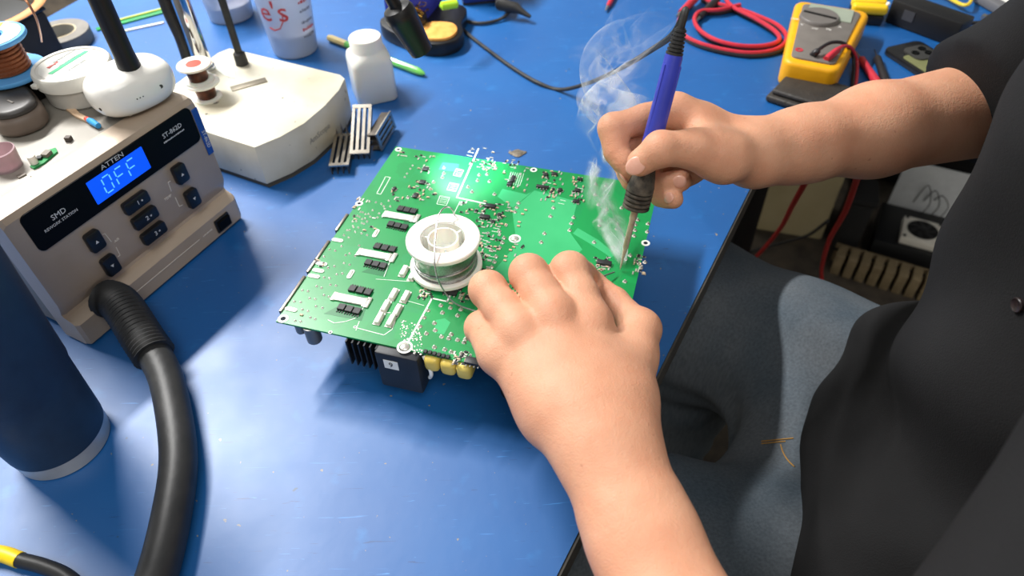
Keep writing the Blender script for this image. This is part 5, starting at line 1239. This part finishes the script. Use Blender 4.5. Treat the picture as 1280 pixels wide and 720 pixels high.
for k in range(4):
    a = PI/4+k*PI/2; MB().cyl((.010+.052*math.cos(a), .035+.052*math.sin(a), .0905), (.010+.052*math.cos(a), .035+.052*math.sin(a), .0925), .004, .004, 10).build('fan_screw', blk, psu)
for k in range(3):
    MB().tube(spline([(-.02+.02*k, .14, .09+.01*k), (-.01+.02*k, .12, .16-.01*k), (.01+.02*k, .11, .12), (.0+.02*k, .09, .095)], 5), .0012, 6).build('fan_wire', rub, psu)
wf2 = fl_fr(1098, 352, math.radians(-30)); wc_ = thing('slatted_crate', 'low wooden slatted crate on the floor in front of the power supply', 'crate', wf2)
wdm = mat('dull_wood', '#8b7a5c', .7, hex2='#6f5f45', scale=40)
for k in range(8): MB().box((-.10+k*.028, 0, .030), (.020, .05, .058), 0, .002).build('slat', wdm, wc_)
MB().box((-.002, .028, .015), (.23, .006, .028)).build('rail', wdm, wc_); MB().box((-.002, .028, .048), (.23, .006, .012)).build('rail', wdm, wc_)
cf2 = fl_fr(1062, 262, math.radians(-25)); cab_ = thing('added_dark_cabinet', 'black cabinet added to fill the dark under the bench behind the power supply', 'cabinet', cf2)  # made-up black cabinet, added to keep the space under the bench dark
MB().box((.30, .30, .32), (.95, .30, .62), 0, .004).build('cabinet_body', mat('cabinet_black', '#141415', .6), cab_); MB().box((.30, .147, .32), (.90, .008, .58), 0, .002).build('cabinet_door', mat('cabinet_black2', '#1a1a1b', .6), cab_)
bl_ = fl_fr(1052, 318, math.radians(-20)); bk_ = thing('tool_pouch', 'upright black tool pouch leaning between the carton and the power supply', 'pouch', bl_)
MB().box((.0, .04, .085), (.06, .09, .165), 0, .02, 3).build('pouch_body', mat('nylon_black', '#1d1c1c', .8), bk_); MB().box((0, .04, .166), (.066, .096, .022), 0, .008).build('pouch_flap', mat('nylon_black', '#1d1c1c', .8), bk_)
for lab, pts in (('red cable hanging in front of the tan carton', [(1018, 205, -.03), (1010, 222, -.10), (990, 258, -.25), (975, 286, -.42), (950, 316, -.62), (935, 330, -.745), (900, 345, -.745)]), ('red cable hanging beside the black tool pouch', [(1076, 205, -.03), (1071, 224, -.10), (1056, 265, -.25), (1036, 302, -.45), (1027, 335, -.66), (1025, 355, -.745), (1000, 380, -.745)])):
    o = MB().tube(spline([P(*q) for q in pts], 8), .0042, 8).build('red_cable', mat('red_cable2', '#c32a2c', .4)); tag(o, lab, 'cable', 'red cables hanging under the bench')
bkc = MB().tube(spline([P(1035, 276, -.46), P(1010, 294, -.60), P(980, 303, -.70), P(950, 311, -.745), P(920, 320, -.745)], 8), .0035, 8).build('black_cable', rub); tag(bkc, 'thin black cable crossing the tan carton under the bench', 'cable')

# ================================================================== stool carrying the person
c = HIP; sof = Frame((c[0]+.02, c[1], -.75), 0); stl = thing('work_stool', 'round black work stool under the seated person', 'stool', sof)
MB().lathe([(.0001, .400), (.170, .400), (.185, .412), (.185, .440), (.170, .455), (.0001, .458)], n=40).build('seat', lea, stl)
MB().lathe([(.030, .06), (.030, .30), (.022, .30), (.022, .402)], n=20).build('column', steel, stl)
for k in range(5):
    a = k*2*PI/5; e = Vector((.26*math.cos(a), .26*math.sin(a), .045)); MB().tube([(0, 0, .075), e], [.022, .014], 10).build('leg', blk, stl)
    MB().lathe([(.0001, -.022), (.018, -.022), (.022, -.014), (.022, .014), (.018, .022), (.0001, .022)], n=16, m=Matrix.Translation((e.x, e.y, .0225)) @ Matrix.Rotation(a, 4, 'Z') @ Matrix.Rotation(PI/2, 4, 'X')).build('caster', rub, stl)

# ================================================================== solder smoke
pth = [(776, 331, .0655), (773, 308, .075), (761, 270, .09), (756, 235, .105), (757, 200, .125), (764, 165, .145), (760, 130, .165), (776, 95, .19), (798, 60, .215), (815, 20, .245)]
rad = [.003, .008, .011, .012, .015, .018, .026, .030, .032, .034]
pw_ = [P(*q) for q in pth]; zlo, zhi = pth[0][2], pth[-1][2]
sm_ = bpy.data.materials.new('solder_smoke'); sm_.use_nodes = True; nt = sm_.node_tree; nt.nodes.clear(); N = nt.nodes.new; Lk = nt.links.new
out = N('ShaderNodeOutputMaterial'); mxs = N('ShaderNodeMixShader'); tr_ = N('ShaderNodeBsdfTransparent'); m2 = N('ShaderNodeMixShader'); df = N('ShaderNodeBsdfDiffuse'); tl_ = N('ShaderNodeBsdfTranslucent')
df.inputs[0].default_value = (.95, .97, 1, 1); tl_.inputs[0].default_value = (.95, .97, 1, 1); m2.inputs[0].default_value = .5
Lk(df.outputs[0], m2.inputs[1]); Lk(tl_.outputs[0], m2.inputs[2]); Lk(tr_.outputs[0], mxs.inputs[1]); Lk(m2.outputs[0], mxs.inputs[2]); Lk(mxs.outputs[0], out.inputs['Surface'])
def math_(op, a, b=None, clamp=False):
    n = N('ShaderNodeMath'); n.operation = op; n.use_clamp = clamp
    for i, v in enumerate((a, b)):
        if v is None: continue
        if isinstance(v, (int, float)): n.inputs[i].default_value = v
        else: Lk(v, n.inputs[i])
    return n.outputs[0]
uv = N('ShaderNodeUVMap'); uv.uv_map = 'sheet'; su = N('ShaderNodeSeparateXYZ'); Lk(uv.outputs[0], su.inputs[0])
edge_ = math_('SUBTRACT', 1.0, math_('ABSOLUTE', math_('SUBTRACT', math_('MULTIPLY', su.outputs[0], 2.0), 1.0)), clamp=True)
edge_ = math_('POWER', edge_, 1.3)
tc = N('ShaderNodeTexCoord'); mpn = N('ShaderNodeMapping'); mpn.inputs['Scale'].default_value = (1, 1, .4); Lk(tc.outputs['Object'], mpn.inputs[0])
wn_ = N('ShaderNodeTexNoise'); wn_.inputs['Scale'].default_value = 30; wn_.inputs['Detail'].default_value = 1.4; wn_.inputs['Distortion'].default_value = 1.2; Lk(mpn.outputs[0], wn_.inputs['Vector'])
rdg = math_('POWER', math_('SUBTRACT', 1.0, math_('MULTIPLY', math_('ABSOLUTE', math_('SUBTRACT', wn_.outputs['Fac'], .5)), 6.5), clamp=True), 2.4)
soft = math_('MULTIPLY', math_('SUBTRACT', wn_.outputs['Fac'], .42), 1.6, clamp=True)
body_ = math_('ADD', math_('MULTIPLY', rdg, .85), math_('MULTIPLY', soft, .55))
fad = math_('MULTIPLY', math_('SUBTRACT', 1.0, math_('POWER', su.outputs[1], 2.0)), math_('MULTIPLY', su.outputs[1], 14, clamp=True), clamp=True)
al = math_('MULTIPLY', math_('MULTIPLY', body_, edge_), fad, clamp=True); Lk(al, mxs.inputs[0])
vs_ = []; fs_ = []; uvs = []; ns, nc_ = 90, 12
cen = spline(pw_, 10); 
def rad_at(t):
    x = t*(len(rad)-1); i = min(int(x), len(rad)-2); return rad[i]+(rad[i+1]-rad[i])*(x-i)
rnd = random.Random(12)
for s_ in range(6):
    p1_, p2_, p3_ = rnd.uniform(0, 6.3), rnd.uniform(0, 6.3), rnd.uniform(0, 6.3); f1_, f2_ = rnd.uniform(5, 9), rnd.uniform(4, 8); tw = rnd.uniform(-3, 3); w_s = rnd.uniform(.6, 1.3); k0 = len(vs_)
    for i in range(ns+1):
        t = i/ns; x = t*(len(cen)-1); q = min(int(x), len(cen)-2); c = cen[q].lerp(cen[q+1], x-q); r = rad_at(t)
        c = c+Vector((math.sin(f1_*t*2+p1_), math.cos(f2_*t*2+p2_), 0))*(r*.75)
        ang = p3_+tw*t+.8*math.sin(7*t+p1_)
        d_ = Vector((math.cos(ang), math.sin(ang), .15*math.sin(9*t))); nn_ = Vector((-math.sin(ang), math.cos(ang), 0))
        for j in range(nc_+1):
            u = j/nc_; o_ = (u-.5)*2
            vs_.append(c+d_*(o_*r*w_s)+nn_*(r*.45*math.sin(o_*2.2+p2_+3*t))); uvs.append((u, t))
    for i in range(ns):
        for j in range(nc_): a_ = k0+i*(nc_+1)+j; fs_.append((a_, a_+1, a_+nc_+2, a_+nc_+1))
me = bpy.data.meshes.new('solder_smoke'); me.from_pydata([tuple(v) for v in vs_], [], fs_); me.update(); me.polygons.foreach_set('use_smooth', [True]*len(me.polygons))
ul = me.uv_layers.new(name='sheet')
for lp2 in me.loops: ul.data[lp2.index].uv = uvs[lp2.vertex_index]
me.materials.append(sm_); smo = bpy.data.objects.new('solder_smoke', me); col.objects.link(smo); smo['kind'] = 'stuff'; tag(smo, 'thin white smoke curling up from the soldering iron tip', 'smoke')
